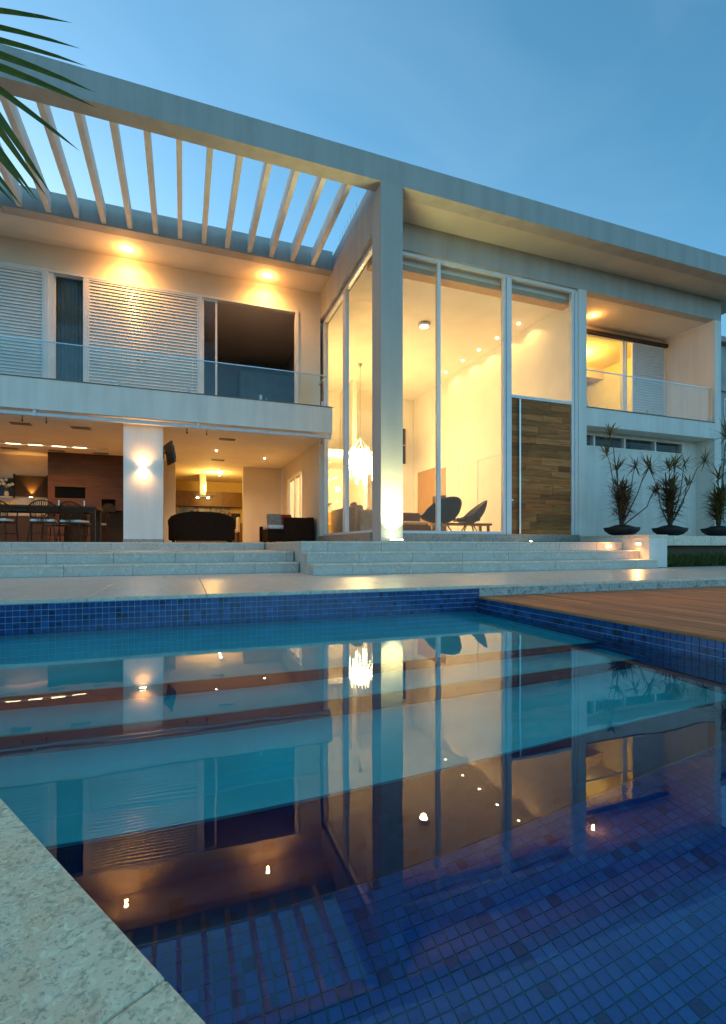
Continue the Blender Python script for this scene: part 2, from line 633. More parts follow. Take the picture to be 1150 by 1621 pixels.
def edge(t, off=0.0):
    p = E0 + ED * t + EN * off
    return (p.x, p.y)

T_far = (POOL_Y - E0.y) / ED.y
T_near = (-1.6 - E0.y) / ED.y

# ------------------------------------------------------------------ ground and terrace
gr = B()
G0, G1 = 900, -0.62
hx0, hx1, hy0, hy1 = -9.5, 16.5, -3.0, 24.0
for q in ((-G0, G0, hy1, G0), (-G0, G0, -G0, hy0), (-G0, hx0, hy0, hy1), (hx1, G0, hy0, hy1)):
    f = [gr.verts.new(p) for p in ((q[0], q[2], G1), (q[1], q[2], G1), (q[1], q[3], G1), (q[0], q[3], G1))]
    gr.faces.new(f)
tag(obj('ground', gr, 'soil_ground', None), kind='structure')

# terrace: mortar bed with granite slabs laid on it
tb = B()
fx, fy = edge(T_far)
nx, ny = edge(T_near)
bx(tb, -9.4, 16, POOL_Y + 0.02, 24, -0.60, -0.032)
lp = [(-9.4, -2.9), (nx - 0.03, ny), (fx - 0.03, POOL_Y + 0.02), (-9.4, POOL_Y + 0.02)]
lp[1] = (nx - 0.03, ny)
prism(tb, [(-9.4, ny), (nx - 0.03, ny), (fx - 0.03, POOL_Y + 0.019), (-9.4, POOL_Y + 0.019)], -0.60, -0.034)
terrace = tag(obj('terrace', tb, 'mortar'), kind='structure')
J = 0.0025
def slabs(xs, ys, z0, z1, mat, parent, jit=0.0):
    for i in range(len(xs) - 1):
        for k in range(len(ys) - 1):
            d = random.uniform(-jit, jit)
            box('slab', (xs[i] + J, xs[i + 1] - J, ys[k] + J, ys[k + 1] - J, z0, z1 + d), mat, parent, bevel=0.001)
def seq(a, b, step, off=0.0):
    r = [a]
    x = a + (off if off else step)
    while x < b - 0.12:
        r.append(x)
        x += step
    r.append(b)
    return r
slabs(seq(-7.4, POOL_X, 0.95), [POOL_Y - 0.012, 5.42, 6.21, 7.0], -0.03, 0.0, 'granite_floor', terrace)
slabs(seq(-7.4, 1.8, 0.95, 0.5), [7.0, 7.9], -0.03, 0.0, 'granite_floor', terrace)
slabs(seq(POOL_X, 15.6, 0.95), [POOL_Y - 0.012, 5.42, 6.21, 7.0], -0.03, 0.0, 'granite_floor', terrace)
slabs(seq(9.14, 15.6, 0.95), [7.0, 7.3], -0.03, 0.0, 'granite_floor', terrace)
# upright kerb slabs between terrace and timber deck
xs = seq(POOL_X + 0.005, 15.6, 0.72, 0.5)
for i in range(len(xs) - 1):
    box('kerb_slab', (xs[i] + J, xs[i + 1] - J, POOL_Y - 0.004, POOL_Y + 0.02, DECK2 - 0.1, -0.031), 'granite_kerb', terrace, bevel=0.0015)

# coping along the slanted pool side
def quad_slab(t0, t1, o0, o1, z0, z1, mat, name='coping_slab'):
    bm = B()
    prism(bm, [edge(t0, o0), edge(t1, o0), edge(t1, o1), edge(t0, o1)][::-1], z0, z1)
    bmesh.ops.recalc_face_normals(bm, faces=bm.faces)
    bev(bm, 0.003, 2)
    return obj(name, bm, mat, terrace)
tj = (Vector((-0.0167, 0.531)) - E0).dot(ED)
ts = [tj - 2.2, tj - 1.1, tj, tj + 1.1, tj + 2.2, tj + 3.3, tj + 4.4, T_far - 0.05]
for a, b_ in zip(ts[:-1], ts[1:]):
    quad_slab(a + 0.0012, b_ - 0.0012, 0.0, 0.62, -0.035, 0.0, 'granite_coping')
    quad_slab(a + 0.0012, b_ - 0.0012, 0.622, 1.25, -0.035, 0.0, 'granite_coping')

# ------------------------------------------------------------------ stone steps
def step_run(name, x0, x1, y0, y1, z0, z1, off, parent, tread_mat='granite_floor', w=0.88):
    xs = seq(x0, x1, w, off)
    for i in range(len(xs) - 1):
        a, b_ = xs[i] + J, xs[i + 1] - J
        box('riser', (a, b_, y0 + 0.012, y0 + 0.034, z0 + 0.001, z1 - 0.031), 'granite_step', parent, bevel=0.0015)
        box('tread', (a, b_, y0, y1 - J, z1 - 0.03, z1), tread_mat, parent, bevel=0.002)

st = B()
bx(st, -7.4, 1.78, 7.94, 11.55, -0.03, S1 - 0.032)
bx(st, -7.4, 1.78, 8.34, 11.55, S1 - 0.032, LAND - 0.032)
bx(st, -7.4, 1.78, 11.55, 17.6, -0.03, PORCH - 0.032)
steps_a = tag(obj('porch_steps', st, 'mortar'), kind='structure')
step_run('step', -7.4, 1.775, 7.9, 8.302, 0.0, S1, 0.55, steps_a)
step_run('step', -7.4, 1.775, 8.3, 9.1, S1, LAND, 0.25, steps_a)
slabs(seq(-7.4, 1.775, 0.95), [9.1, 9.9, 10.7, 11.53], LAND - 0.03, LAND, 'granite_floor', steps_a)
step_run('step', -7.4, 1.775, 11.5, 12.2, LAND, PORCH, 0.7, steps_a)
slabs(seq(-7.4, 1.775, 0.95), [12.2, 13.1, 14.0, 14.9, 15.8, 16.7, 17.6], PORCH - 0.03, PORCH, 'granite_floor', steps_a)

st = B()
bx(st, 1.82, 8.64, 7.04, 9.0, -0.03, S1 - 0.032)
bx(st, 1.82, 8.64, 7.44, 9.0, S1 - 0.032, LAND - 0.032)
bx(st, 1.82, 8.64, 7.84, 9.0, LAND - 0.032, PORCH - 0.032)
bx(st, 1.82, 3.30, 9.0, 17.6, -0.03, PORCH - 0.033)
steps_b = tag(obj('entrance_steps', st, 'mortar'), kind='structure')
step_run('step', 1.79, 8.648, 7.0, 7.402, 0.0, S1, 0.6, steps_b, w=0.95)
step_run('step', 1.79, 8.648, 7.4, 7.802, S1, LAND, 0.85, steps_b, w=0.95)
step_run('step', 1.79, 8.648, 7.8, 8.4, LAND, PORCH, 0.45, steps_b, w=0.95)
slabs(seq(1.79, 8.648, 0.95), [8.4, 9.0], PORCH - 0.03, PORCH, 'granite_floor', steps_b)
slabs([1.79, 2.55, 3.29], seq(9.0, 17.6, 0.95), PORCH - 0.03, PORCH, 'granite_floor', steps_b)
# side cladding of the projecting block, facing the porch landing
for (y0, y1, z1) in ((7.02, 7.42, S1 - 0.031), (7.425, 7.82, LAND - 0.031), (7.825, 8.6, PORCH - 0.031), (8.605, 9.5, PORCH - 0.031), (9.505, 10.4, PORCH - 0.031), (10.405, 11.52, PORCH - 0.031)):
    box('riser', (1.792, 1.815, y0, y1, 0.001, z1), 'granite_step', steps_b, bevel=0.0015)
# floor lantern flush in the paving before the door
t = thing('floor_light', 'tiny lit floor light in the paving in front of the timber door', 'light', (7.06, 8.75, PORCH))
bm = lathe(B(), [(0.035, 0.0), (0.035, 0.012), (0.028, 0.014)], 14, (7.06, 8.75, PORCH)); obj('rim', bm, 'steel', t)
bm = lathe(B(), [(0.022, 0.0145), (0.022, 0.026), (0.012, 0.032)], 12, (7.06, 8.75, PORCH)); obj('lens', bm, 'lamp_glow', t)
# thin dark sheet painting in the shadow of the step slab
t = thing('step_shadow', 'thin dark sheet standing for the step shadow before the timber front door', 'mat', (7.8, 8.7, PORCH))
box('shadow_body', (6.95, 8.9 - 0.27, 8.45, 8.95, PORCH + 0.001, PORCH + 0.012), 'black_matt', t, bevel=0.004)
box('shadow_edge', [(6.92, 6.949, 8.42, 8.98, PORCH + 0.001, PORCH + 0.016), (8.631, 8.645, 8.42, 8.98, PORCH + 0.001, PORCH + 0.016), (6.949, 8.631, 8.42, 8.449, PORCH + 0.001, PORCH + 0.016), (6.949, 8.631, 8.951, 8.98, PORCH + 0.001, PORCH + 0.016)], 'black', t)

# cheek wall at the end of the steps and the slab that carries the bowls
t = thing('cheek_wall', 'low white wall closing the right end of the entrance steps', 'wall', (8.9, 7.2, 0))
box('wall', (8.652, 9.14, 7.2, 9.05, 0.0, 0.60), 'plaster', t)
box('cap', (8.652, 9.15, 7.19, 9.05, 0.602, 0.655), 'granite_floor', t, bevel=0.003)
t = thing('plant_shelf', 'thick pale stone shelf under the row of bowl planters', 'shelf', (12.0, 7.6, 0))
xs = seq(9.152, 16.0, 1.15, 0.7)
for i in range(len(xs) - 1):
    box('shelf_slab', (xs[i] + J, xs[i + 1] - J, 7.62, 9.05, 0.44, 0.652), 'granite_floor', t, bevel=0.004)
box('support', (9.2, 15.9, 8.15, 9.04, 0.0, 0.438), 'mortar', t)
# step light recessed in the cheek wall
t = thing('step_light', 'small step light glowing in the wall beside the entrance steps', 'light', (8.645, 7.42, 0.43))
box('housing', (8.640, 8.652, 7.36, 7.50, 0.44, 0.50), 'steel', t)
box('lens', (8.634, 8.640, 7.375, 7.485, 0.448, 0.492), 'lamp_soft', t)
lamp('step_light_bulb', 'SPOT', (8.60, 7.43, 0.47), 22, WARM, t, 0.03, (8.1, 7.35, 0.1), 165, 0.9)
t = thing('step_light', 'faint step light low in the riser of the top entrance step', 'light', (8.25, 7.79, 0.41))
box('housing', (8.18, 8.34, 7.806, 7.812, 0.39, 0.45), 'steel', t)
box('lens', (8.2, 8.32, 7.8, 7.806, 0.40, 0.44), 'lamp_soft', t)

# ------------------------------------------------------------------ timber deck
db = box('timber_deck', (POOL_X + 0.03, 12.0, -2.9, POOL_Y - 0.02, -0.60, DECK2 - 0.026), 'dark_gap')
tag(db, kind='structure')
x = POOL_X - 0.012
k = 0
pm = {}
while x < 11.9:
    w = 0.115
    y = -2.9 + (k * 0.83) % 2.4
    cuts = [-2.9] + [yy for yy in (y, y + 2.4, y + 4.8, y + 7.2) if -2.7 < yy < POOL_Y - 0.3] + [POOL_Y - 0.008]
    for a, b_ in zip(cuts[:-1], cuts[1:]):
        dz = random.uniform(-0.0015, 0.0015)
        box('plank', (x, x + w - 0.008, a + 0.002, b_ - 0.002, DECK2 - 0.024, DECK2 + dz), 'wood_deck', db, bevel=0.003)
    x += w
    k += 1

# ------------------------------------------------------------------ pool
pool = thing('swimming_pool', None, None, (1.0, 2.5, -1.6), kind='structure')
FLOOR = WATER - 1.35
Z1, Z2, Z3 = WATER - 0.25, WATER - 0.48, WATER - 0.72
Y1, Y2, Y3 = 2.98, 2.635, 40 * PT
def xl(y):      # slanted side
    return E0.x + ED.x * (y - E0.y) / ED.y
def ledge(name, ya, yb, z0, z1, mat):
    bm = prism(B(), [(xl(ya) + 0.001, ya), (POOL_X, ya), (POOL_X, yb), (xl(yb) + 0.001, yb)], z0, z1)
    return obj(name, bm, mat, pool)
ledge('tread', Y1, POOL_Y - 0.002, Z1 - 0.02, Z1, 'tread_lit_aqua')
ledge('tread', Y2, Y1 - 0.002, Z2 - 0.02, Z2, 'tread_lit_aqua')
ledge('tread', Y3, Y2 - 0.002, Z3 - 0.02, Z3, 'tread_lit_aqua')
ledge('riser', Y1 + 0.003, Y1 + 0.03, Z2, Z1 - 0.021, 'tile_shaded')
ledge('riser', Y2 + 0.003, Y2 + 0.03, Z3, Z2 - 0.021, 'tile_shaded')
ledge('riser', Y3 + 0.003, Y3 + 0.03, FLOOR, Z3 - 0.021, 'tile_shaded')
NY = -1.6
# shell: floor bed and walls (grout coloured above the water where tiles sit)
bm = prism(B(), [(xl(NY), NY), (POOL_X, NY), (POOL_X, Y3), (xl(Y3), Y3)], FLOOR - 0.15, FLOOR - 0.006)
obj('floor_bed', bm, 'grout_green', pool)
box('wall', (xl(POOL_Y) - 0.1, POOL_X, POOL_Y + 0.002, POOL_Y + 0.02, FLOOR - 0.1, -0.032), 'grout_pale', pool)
box('wall', (POOL_X + 0.004, POOL_X + 0.03, NY, POOL_Y, FLOOR - 0.1, DECK2 - 0.025), 'grout_pale', pool)
box('wall', (POOL_X - 0.004, POOL_X + 0.004, NY, POOL_Y, FLOOR - 0.1, WATER - 0.055), 'tile_shaded', pool)
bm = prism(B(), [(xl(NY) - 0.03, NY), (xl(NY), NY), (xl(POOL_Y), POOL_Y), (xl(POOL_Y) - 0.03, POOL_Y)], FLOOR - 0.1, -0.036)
obj('wall', bm, 'tile_shaded', pool)
box('wall', (xl(NY) - 0.1, POOL_X + 0.03, NY - 0.03, NY - 0.002, FLOOR - 0.1, DECK2 - 0.03), 'tile_shaded', pool)
# tiles, each a slightly raised piece
G = 0.0042
def tile_mesh(nm, axes):
    bm = B()
    h = PT / 2 - G / 2
    d = 0.005
    if axes == 'floor':
        bx(bm, -h, h, -h, h, -d, 0)
    elif axes == 'far':
        bx(bm, -h, h, 0, d, -h, h)
    else:
        bx(bm, 0, d, -h, h, -h, h)
    bev(bm, 0.0012, 1)
    me = bpy.data.meshes.new(nm)
    bm.to_mesh(me)
    bm.free()
    me.materials.append(MATS['tile_blue'])
    return me
tmf = tile_mesh('tile', 'floor')
cand = []
ix0, ix1 = int(-1.2 / PT), int(POOL_X / PT)
for iy in range(int(-0.3 / PT), 40):
    for ix in range(ix0, ix1):
        cx_, cy_ = (ix + 0.5) * PT, (iy + 0.5) * PT
        if cx_ < xl(cy_) + 0.03 or cy_ > Y3:
            continue
        cand.append((cx_, cy_))
def vis(c):        # tiles that show largest are the near ones inside the view wedge
    ang = math.degrees(math.atan2(c[0], c[1])) - 20.07
    r = math.hypot(*c)
    return -22 < ang < 37 and r > 1.42
near = sorted([c for c in cand if vis(c)], key=lambda c: math.hypot(*c))[:300]
ns = set(near)
for c in near:
    o = bpy.data.objects.new('tile', tmf)
    COL.objects.link(o)
    o.parent = pool
    o.location = Vector((c[0] + random.uniform(-0.0007, 0.0007), c[1] + random.uniform(-0.0007, 0.0007), FLOOR + random.uniform(-0.0006, 0.0006))) - WP[pool.name]
    o.rotation_euler = (random.uniform(-0.006, 0.006), random.uniform(-0.006, 0.006), random.uniform(-0.012, 0.012))
def joined_tiles(name, cents, kind, z=None):
    vs, fs = [], []
    h = PT / 2 - G / 2
    d = 0.005
    for c in cents:
        n = len(vs)
        if kind == 'floor':
            top = [(c[0] + a * h, c[1] + b_ * h, FLOOR) for a, b_ in ((-1, -1), (1, -1), (1, 1), (-1, 1))]
            bot = [(p[0], p[1], FLOOR - d) for p in top]
        elif kind == 'far':
            top = [(c[0] + a * h, POOL_Y - 0.004, c[1] + b_ * h) for a, b_ in ((-1, -1), (1, -1), (1, 1), (-1, 1))]
            bot = [(p[0], POOL_Y + 0.003, p[2]) for p in top]
        else:
            top = [(POOL_X - 0.003, c[0] - a * h, c[1] + b_ * h) for a, b_ in ((-1, -1), (1, -1), (1, 1), (-1, 1))]
            bot = [(POOL_X + 0.005, p[1], p[2]) for p in top]
        vs += top + bot
        fs.append((n, n + 1, n + 2, n + 3))
        for i in range(4):
            j = (i + 1) % 4
            fs.append((n + i, n + 4 + i, n + 4 + j, n + j))
    me = bpy.data.meshes.new(name)
    me.from_pydata(vs, [], fs)
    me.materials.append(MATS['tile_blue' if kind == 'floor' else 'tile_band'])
    o = link(name, me, pool, (0, 0, 0))
    o['kind'] = 'stuff'
    return o
joined_tiles('floor_tiles', [c for c in cand if c not in ns], 'floor')
fc = []
for k in range(6):
    z = -0.034 - PT * (k + 0.5)
    x = POOL_X - PT / 2
    while x > xl(POOL_Y) + 0.02:
        fc.append((x, z))
        x -= PT
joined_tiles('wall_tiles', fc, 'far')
fc = []
for k in range(5):
    z = DECK2 - 0.026 - PT * (k + 0.5)
    y = POOL_Y - 0.006 - PT / 2
    while y > NY + 0.03:
        fc.append((y, z))
        y -= PT
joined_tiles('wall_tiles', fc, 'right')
# water surface
bm = B()
f = [bm.verts.new(p) for p in ((xl(NY), NY, WATER), (POOL_X - 0.001, NY, WATER), (POOL_X - 0.001, POOL_Y, WATER), (xl(POOL_Y), POOL_Y, WATER))]
bm.faces.new(f)
tag(obj('water', bm, 'water'), kind='structure')

# ------------------------------------------------------------------ house
H = thing('modern_house', 'white two storey modern house with tall glazed hall and pergola', 'house', (3.0, 12.0, PORCH))
P_ = 'plaster'
box('column', (3.34, 3.77, 8.2, 8.64, PORCH, 6.99), 'plaster_rough', H)
box('roof_beam', (-9.0, 14.4, 8.2, 8.49, 6.99, 7.45), 'plaster_grey', H)
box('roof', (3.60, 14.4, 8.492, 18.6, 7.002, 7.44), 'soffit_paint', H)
box('beam', (3.34, 3.598, 8.642, 12.56, 6.30, 7.32), 'plaster_grey', H)
box('beam', (3.34, 3.598, 8.492, 8.641, 6.992, 7.32), 'plaster_grey', H)
box('beam', (-9.0, 3.338, 11.24, 11.5, 6.965, 7.42), 'plaster_grey', H)
for k in range(-3, 12):
    xc = -0.06 + 0.485 * (k - 5) + 0.0
    box('pergola_slat', (xc - 0.045, xc + 0.045, 8.491, 11.239, 6.995, 7.30), P_, H)
for k in range(12, 13):
    pass
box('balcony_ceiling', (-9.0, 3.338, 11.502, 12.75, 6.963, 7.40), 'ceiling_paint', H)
# thin bird wires on the side beam
for k in range(7):
    bm = B()
    y = 9.6 + k * 0.19
    tube(bm, [(3.37, y, 7.32), (3.36, y, 7.50), (3.40 - 0.05 * (k % 2), y + 0.05, 7.56)], 0.004, 5)
    obj('wire', bm, 'steel', H)

# upper wall around the window band
UW = 12.36
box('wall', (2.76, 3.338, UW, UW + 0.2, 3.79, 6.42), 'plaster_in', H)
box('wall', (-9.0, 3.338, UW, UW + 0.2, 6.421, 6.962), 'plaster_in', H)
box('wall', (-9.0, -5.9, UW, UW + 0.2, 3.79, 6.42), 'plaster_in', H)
# balcony slab and fascia
box('balcony_fascia', (-9.0, 3.44, 11.6, 11.76, 3.19, 3.815), P_, H)
box('balcony_floor', (-9.0, 3.338, 11.762, 12.56, 3.45, 3.78), P_, H)
box('coping', (-9.0, 3.46, 11.585, 11.775, 3.817, 3.838), 'stone_trim', H)
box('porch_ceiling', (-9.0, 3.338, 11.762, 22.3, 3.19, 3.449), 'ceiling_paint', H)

# window band: frames, shutters, sliding doors
def frame(name, x0, x1, z0, z1, y0, w, parent, mat='frame_white', d=0.06):
    return box(name, [(x0, x0 + w, y0, y0 + d, z0, z1), (x1 - w, x1, y0, y0 + d, z0, z1), (x0 + w, x1 - w, y0, y0 + d, z1 - w, z1), (x0 + w, x1 - w, y0, y0 + d, z0, z0 + w)], mat, parent)
FT, FB = 6.415, 3.79
box('window_frame', [(-5.9, 2.757, UW - 0.03, UW + 0.12, FT - 0.05, FT), (2.68, 2.757, UW - 0.03, UW + 0.12, FB, FT - 0.051), (-2.82, -2.74, UW - 0.03, UW + 0.12, FB, FT - 0.051), (-2.07, -1.99, UW - 0.03, UW + 0.12, FB, FT - 0.051), (0.35, 0.425, UW - 0.03, UW + 0.12, FB, FT - 0.051)], 'frame_white', H)
def shutter(x0, x1, y, z0, z1, parent, pitch=0.072, label=None):
    s = frame('shutter', x0, x1, z0, z1, y, 0.035, parent, d=0.045)
    bm = B()
    z = z0 + 0.05
    while z < z1 - 0.06:
        # tilted louvre blade
        a = [(x0 + 0.036, y + 0.034, z + 0.066), (x0 + 0.036, y + 0.006, z), (x0 + 0.036, y + 0.014, z - 0.004), (x0 + 0.036, y + 0.042, z + 0.062)]
        va = [bm.verts.new(p) for p in a]
        vb = [bm.verts.new((x1 - 0.036, p[1], p[2])) for p in a]
        for i in range(4):
            j = (i + 1) % 4
            bm.faces.new((va[i], va[j], vb[j], vb[i]))
        bm.faces.new(va[::-1]); bm.faces.new(vb)
        z += pitch
    o = obj('louvre_blades', bm, 'frame_white', s, kind='stuff')
    box('backing', (x0 + 0.037, x1 - 0.037, y + 0.05, y + 0.058, z0, z1), 'frame_white', s)
    return s
shutter(-5.85, -4.35, UW - 0.025, FB, FT - 0.052, H)
shutter(-4.33, -2.822, UW - 0.025, FB, FT - 0.052, H)
sh = shutter(-1.988, 0.348, UW - 0.025, FB, FT - 0.052, H)
for xx in (-0.98, -0.86):
    bm = B()
    tube(bm, [(xx, UW - 0.02, 4.66), (xx, UW - 0.055, 4.66), (xx + 0.05, UW - 0.055, 4.655)], 0.008, 6)
    obj('handle', bm, 'black', sh)
# narrow jamb with louvre strip and dark curtain glass
box('window_jamb', (-2.738, -2.64, UW + 0.0, UW + 0.1, FB, FT - 0.052), 'frame_white', H)
wd = frame('window', -2.638, -2.072, FB, FT - 0.052, UW + 0.05, 0.02, H)
box('pane', (-2.617, -2.093, UW + 0.07, UW + 0.078, FB + 0.021, FT - 0.075), 'glass', wd)
bm = B()
n = 40
top = []
for i in range(n + 1):
    xx = -2.66 + 0.62 * i / n
    yy = UW + 0.22 + 0.02 * math.sin(i * 1.3)
    top.append((bm.verts.new((xx, yy, FB + 0.02)), bm.verts.new((xx, yy, FT))))
for i in range(n):
    bm.faces.new((top[i][0], top[i + 1][0], top[i + 1][1], top[i][1]))
cu = obj('curtain', bm, 'curtain', None)
tag(cu, 'dark grey curtain behind the narrow upstairs window', 'curtain')
sd = frame('sliding_door', 0.427, 0.775, FB, FT - 0.052, UW + 0.03, 0.045, H)
box('pane', (0.473, 0.729, UW + 0.05, UW + 0.058, FB + 0.046, FT - 0.098), 'glass', sd)
# bedroom behind the open sliding door
box('bedroom_floor', (-5.9, 3.3, UW + 0.202, 17.5, 3.60, 3.788), 'wood_bench', H)
box('bedroom_ceiling', (-5.9, 3.3, UW + 0.202, 17.5, 6.44, 6.60), 'ceiling_paint', H)
box('wall', [(-5.9, 3.3, 16.4, 16.6, 3.789, 6.439)], 'bedroom_wall', H)
box('wall', (-2.0, -1.9, UW + 0.203, 16.39, 3.789, 6.439), 'bedroom_wall', H)
box('wall', (3.2, 3.3, UW + 0.203, 16.39, 3.789, 6.439), 'bedroom_wall', H)
t = thing('wardrobe', 'dark blue grey wardrobe in the upstairs bedroom behind the open door', 'wardrobe', (2.2, 15.2, 3.79))
box('carcass', (1.55, 3.19, 14.7, 15.6, 3.79, 5.55), 'bedroom_panel', t)
box('door', (1.57, 2.36, 14.675, 14.698, 3.85, 5.50), 'bedroom_panel', t, bevel=0.004)
box('door', (2.38, 3.17, 14.675, 14.698, 3.85, 5.50), 'bedroom_panel', t, bevel=0.004)
box('handle', (2.30, 2.32, 14.655, 14.674, 4.5, 4.8), 'steel', t)
t = thing('low_cabinet', 'low white cabinet at the foot of the open upstairs door', 'cabinet', (1.0, 12.9, 3.79))
box('carcass', (0.80, 1.42, 12.62, 13.0, 3.79, 4.02), 'frame_white', t, bevel=0.005)
box('cabinet_top', (0.79, 1.43, 12.61, 13.01, 4.021, 4.04), 'cushion_white', t, bevel=0.003)

# glass balustrades
def balustrade(y, x0, x1, z0, z1, joints, clamps, end_return=None):
    r = box('railing', (x0, x1, y - 0.012, y + 0.018, z1, z1 + 0.018), 'steel', H)
    xs = [x0] + joints + [x1]
    for a, b_ in zip(xs[:-1], xs[1:]):
        box('glass_panel', (a + 0.008, b_ - 0.008, y - 0.002, y + 0.008, z0 + 0.02, z1 - 0.001), 'glass_rail', r)
    for c in clamps:
        box('clamp', (c - 0.03, c + 0.03, y - 0.03, y - 0.004, z0 + 0.002, z0 + 0.13), 'white_plastic', r, bevel=0.004)
    return r
r1 = balustrade(11.68, -9.0, 3.32, 3.838, 4.60, [-5.6, -2.71, 0.20], [-4.2, -1.27, 0.12, 1.71, 3.2])
bm = B()
tube(bm, [(3.30, 11.68, 4.60), (3.30, 12.34, 4.60)], 0.014, 8)
obj('wall_bracket', bm, 'steel', r1)
bm = B()
tube(bm, [(3.315, 11.68, 3.84), (3.315, 11.68, 4.60)], 0.012, 8)
obj('post', bm, 'steel', r1)

# awnings rolled up under the balcony edge
def awning(x0, x1, y, z, label):
    a = thing('awning', label, 'awning', ((x0 + x1) / 2, y, z - 0.06), group=None)
    bm = B()
    tube(bm, [(x0, y, z), (x1, y, z)], 0.045, 12)
    obj('roll', bm, 'white_plastic', a)
    box('front_bar', (x0, x1, y - 0.085, y - 0.046, z - 0.045, z + 0.01), 'white_plastic', a, bevel=0.006)
    box('end_bracket', (x0 - 0.03, x0 - 0.002, y - 0.09, y + 0.05, z - 0.05, z + 0.07), 'white_plastic', a)
    box('end_bracket', (x1 + 0.002, x1 + 0.03, y - 0.09, y + 0.05, z - 0.05, z + 0.07), 'white_plastic', a)
    for xx in (x0 + 0.16, x1 - 0.2):
        bm = B()
        tube(bm, [(xx, y, z - 0.045), (xx, y, z - 0.13)], 0.008, 6)
        lathe(bm, [(0.006, -0.17), (0.018, -0.155), (0.018, -0.135), (0.006, -0.13)], 8, (xx, y, z))
        obj('crank_eye', bm, 'black', a)
awning(-5.9, -2.84, 11.66, 3.10, 'left rolled awning under the balcony edge, above the dining table')
awning(-2.78, 0.28, 11.66, 3.10, 'middle rolled awning under the balcony edge, above the lamp pillar')
awning(0.34, 3.38, 11.66, 3.10, 'right rolled awning under the balcony edge, above the wicker seats')

# ---------- porch room
PC = 3.19
box('wall', (3.34, 3.46, 12.45, 14.36, PORCH, PC + 0.25), 'plaster_in', H)
box('wall', (3.34, 3.46, 16.62, 17.6, PORCH, PC + 0.25), 'plaster_in', H)
box('wall', (3.34, 3.46, 14.361, 16.619, 2.72, PC + 0.25), 'plaster_in', H)
box('door_frame', [(3.325, 3.40, 14.362, 14.43, PORCH, 2.718), (3.325, 3.40, 16.55, 16.618, PORCH, 2.718), (3.325, 3.40, 14.431, 16.549, 2.65, 2.718), (3.33, 3.39, 15.45, 15.52, PORCH, 2.649)], 'frame_white', H)
sd = box('sliding_door', [(3.40, 3.44, 15.0, 15.06, PORCH + 0.05, 2.64), (3.40, 3.44, 16.48, 16.54, PORCH + 0.05, 2.64), (3.40, 3.44, 15.05, 16.49, PORCH + 0.045, PORCH + 0.11), (3.40, 3.44, 15.05, 16.49, 2.58, 2.645)], 'frame_white', H)
box('pane', (3.415, 3.423, 15.061, 16.479, PORCH + 0.111, 2.579), 'glass', sd)
box('wall', (1.97, 3.338, 17.6, 17.8, PORCH, PC), 'plaster_in', H)
box('wall', (-9.0, -0.24, 17.6, 17.8, PORCH, PC), 'plaster_in', H)
box('wall', (-9.2, -9.0, 11.6, 22.3, PORCH - 0.5, 7.0), 'plaster_in', H)
# pillar with lamp
box('pillar', (-1.215, -0.42, 11.80, 12.15, PORCH, PC), 'plaster', H)
box('skirting', (-1.222, -0.413, 11.792, 12.158, PORCH, PORCH + 0.07), 'granite_plinth', H)
# kitchen
box('kitchen_floor', (-2.4, 3.3, 17.6, 22.2, PORCH - 0.06, PORCH), 'hall_floor', H)
box('wall', (-2.4, 3.3, 22.2, 22.4, PORCH, PC), 'wall_yellow', H)
box('wall', (-2.5, -2.4, 17.8, 22.2, PORCH, PC), 'wall_yellow', H)
box('wall', (3.2, 3.3, 17.8, 22.2, PORCH, PC), 'wall_yellow', H)
t = thing('kitchen_cabinets', 'brown wall cabinets above the mosaic splashback in the kitchen', 'cabinet', (0.9, 22.0, 2.1))
for i in range(4):
    x0 = -0.9 + i * 0.82
    box('cabinet_door', (x0 + 0.004, x0 + 0.816, 21.80, 21.83, 2.10, 2.72), 'cabinet', t, bevel=0.004)
box('carcass', (-0.9, 2.38, 21.831, 22.19, 2.10, 2.72), 'cabinet', t)
t = thing('kitchen_counter', 'kitchen counter with a colourful mosaic splashback at the far wall', 'counter', (0.9, 22.0, PORCH))
box('splashback', (-0.9, 1.95, 22.15, 22.19, 1.48, 2.09), 'mosaic_print', t)
box('carcass', (-0.9, 2.38, 21.6, 22.14, PORCH, 1.38), 'cabinet', t)
box('worktop', (-0.92, 2.4, 21.58, 22.14, 1.381, 1.42), 'granite_plinth', t, bevel=0.004)
box('dark_panel', (1.97, 2.35, 22.15, 22.19, 1.45, 1.85), 'black', t)
t = thing('cooker_hood', 'steel island cooker hood hanging from the kitchen ceiling', 'hood', (0.72, 20.0, 2.28))
box('chimney', (0.60, 0.83, 19.9, 20.12, 2.36, PC), 'steel', t)
box('glass_canopy', (0.3, 1.13, 19.65, 20.35, 2.335, 2.355), 'glass_rail', t)
box('body', (0.45, 0.98, 19.75, 20.25, 2.29, 2.334), 'steel', t, bevel=0.005)
for xx in (0.52, 0.90):
    bm = lathe(B(), [(0.04, 0.0), (0.045, 0.02), (0.03, 0.035)], 12, (xx, 19.8, 2.255)); obj('hood_lamp', bm, 'lamp_glow', t)
t = thing('kitchen_island', 'kitchen island seen past the wicker loveseat', 'counter', (0.75, 20.0, PORCH))
box('carcass', (-0.2, 1.6, 19.6, 20.4, PORCH, 1.38), 'cabinet', t)
box('worktop', (-0.25, 1.65, 19.55, 20.45, 1.381, 1.43), 'granite_plinth', t, bevel=0.004)
t = thing('kitchen_spotlight_bar', 'short row of lit spotlights on the kitchen ceiling', 'light', (1.3, 19.2, 3.12))
box('bar', (1.27, 1.33, 18.5, 19.6, 3.15, 3.189), 'steel', t)
for yy in (18.6, 19.0, 19.4):
    bm = lathe(B(), [(0.025, -0.05), (0.035, 0.0)], 10, (1.30, yy, 3.14)); obj('spot_head', bm, 'lamp_glow', t)
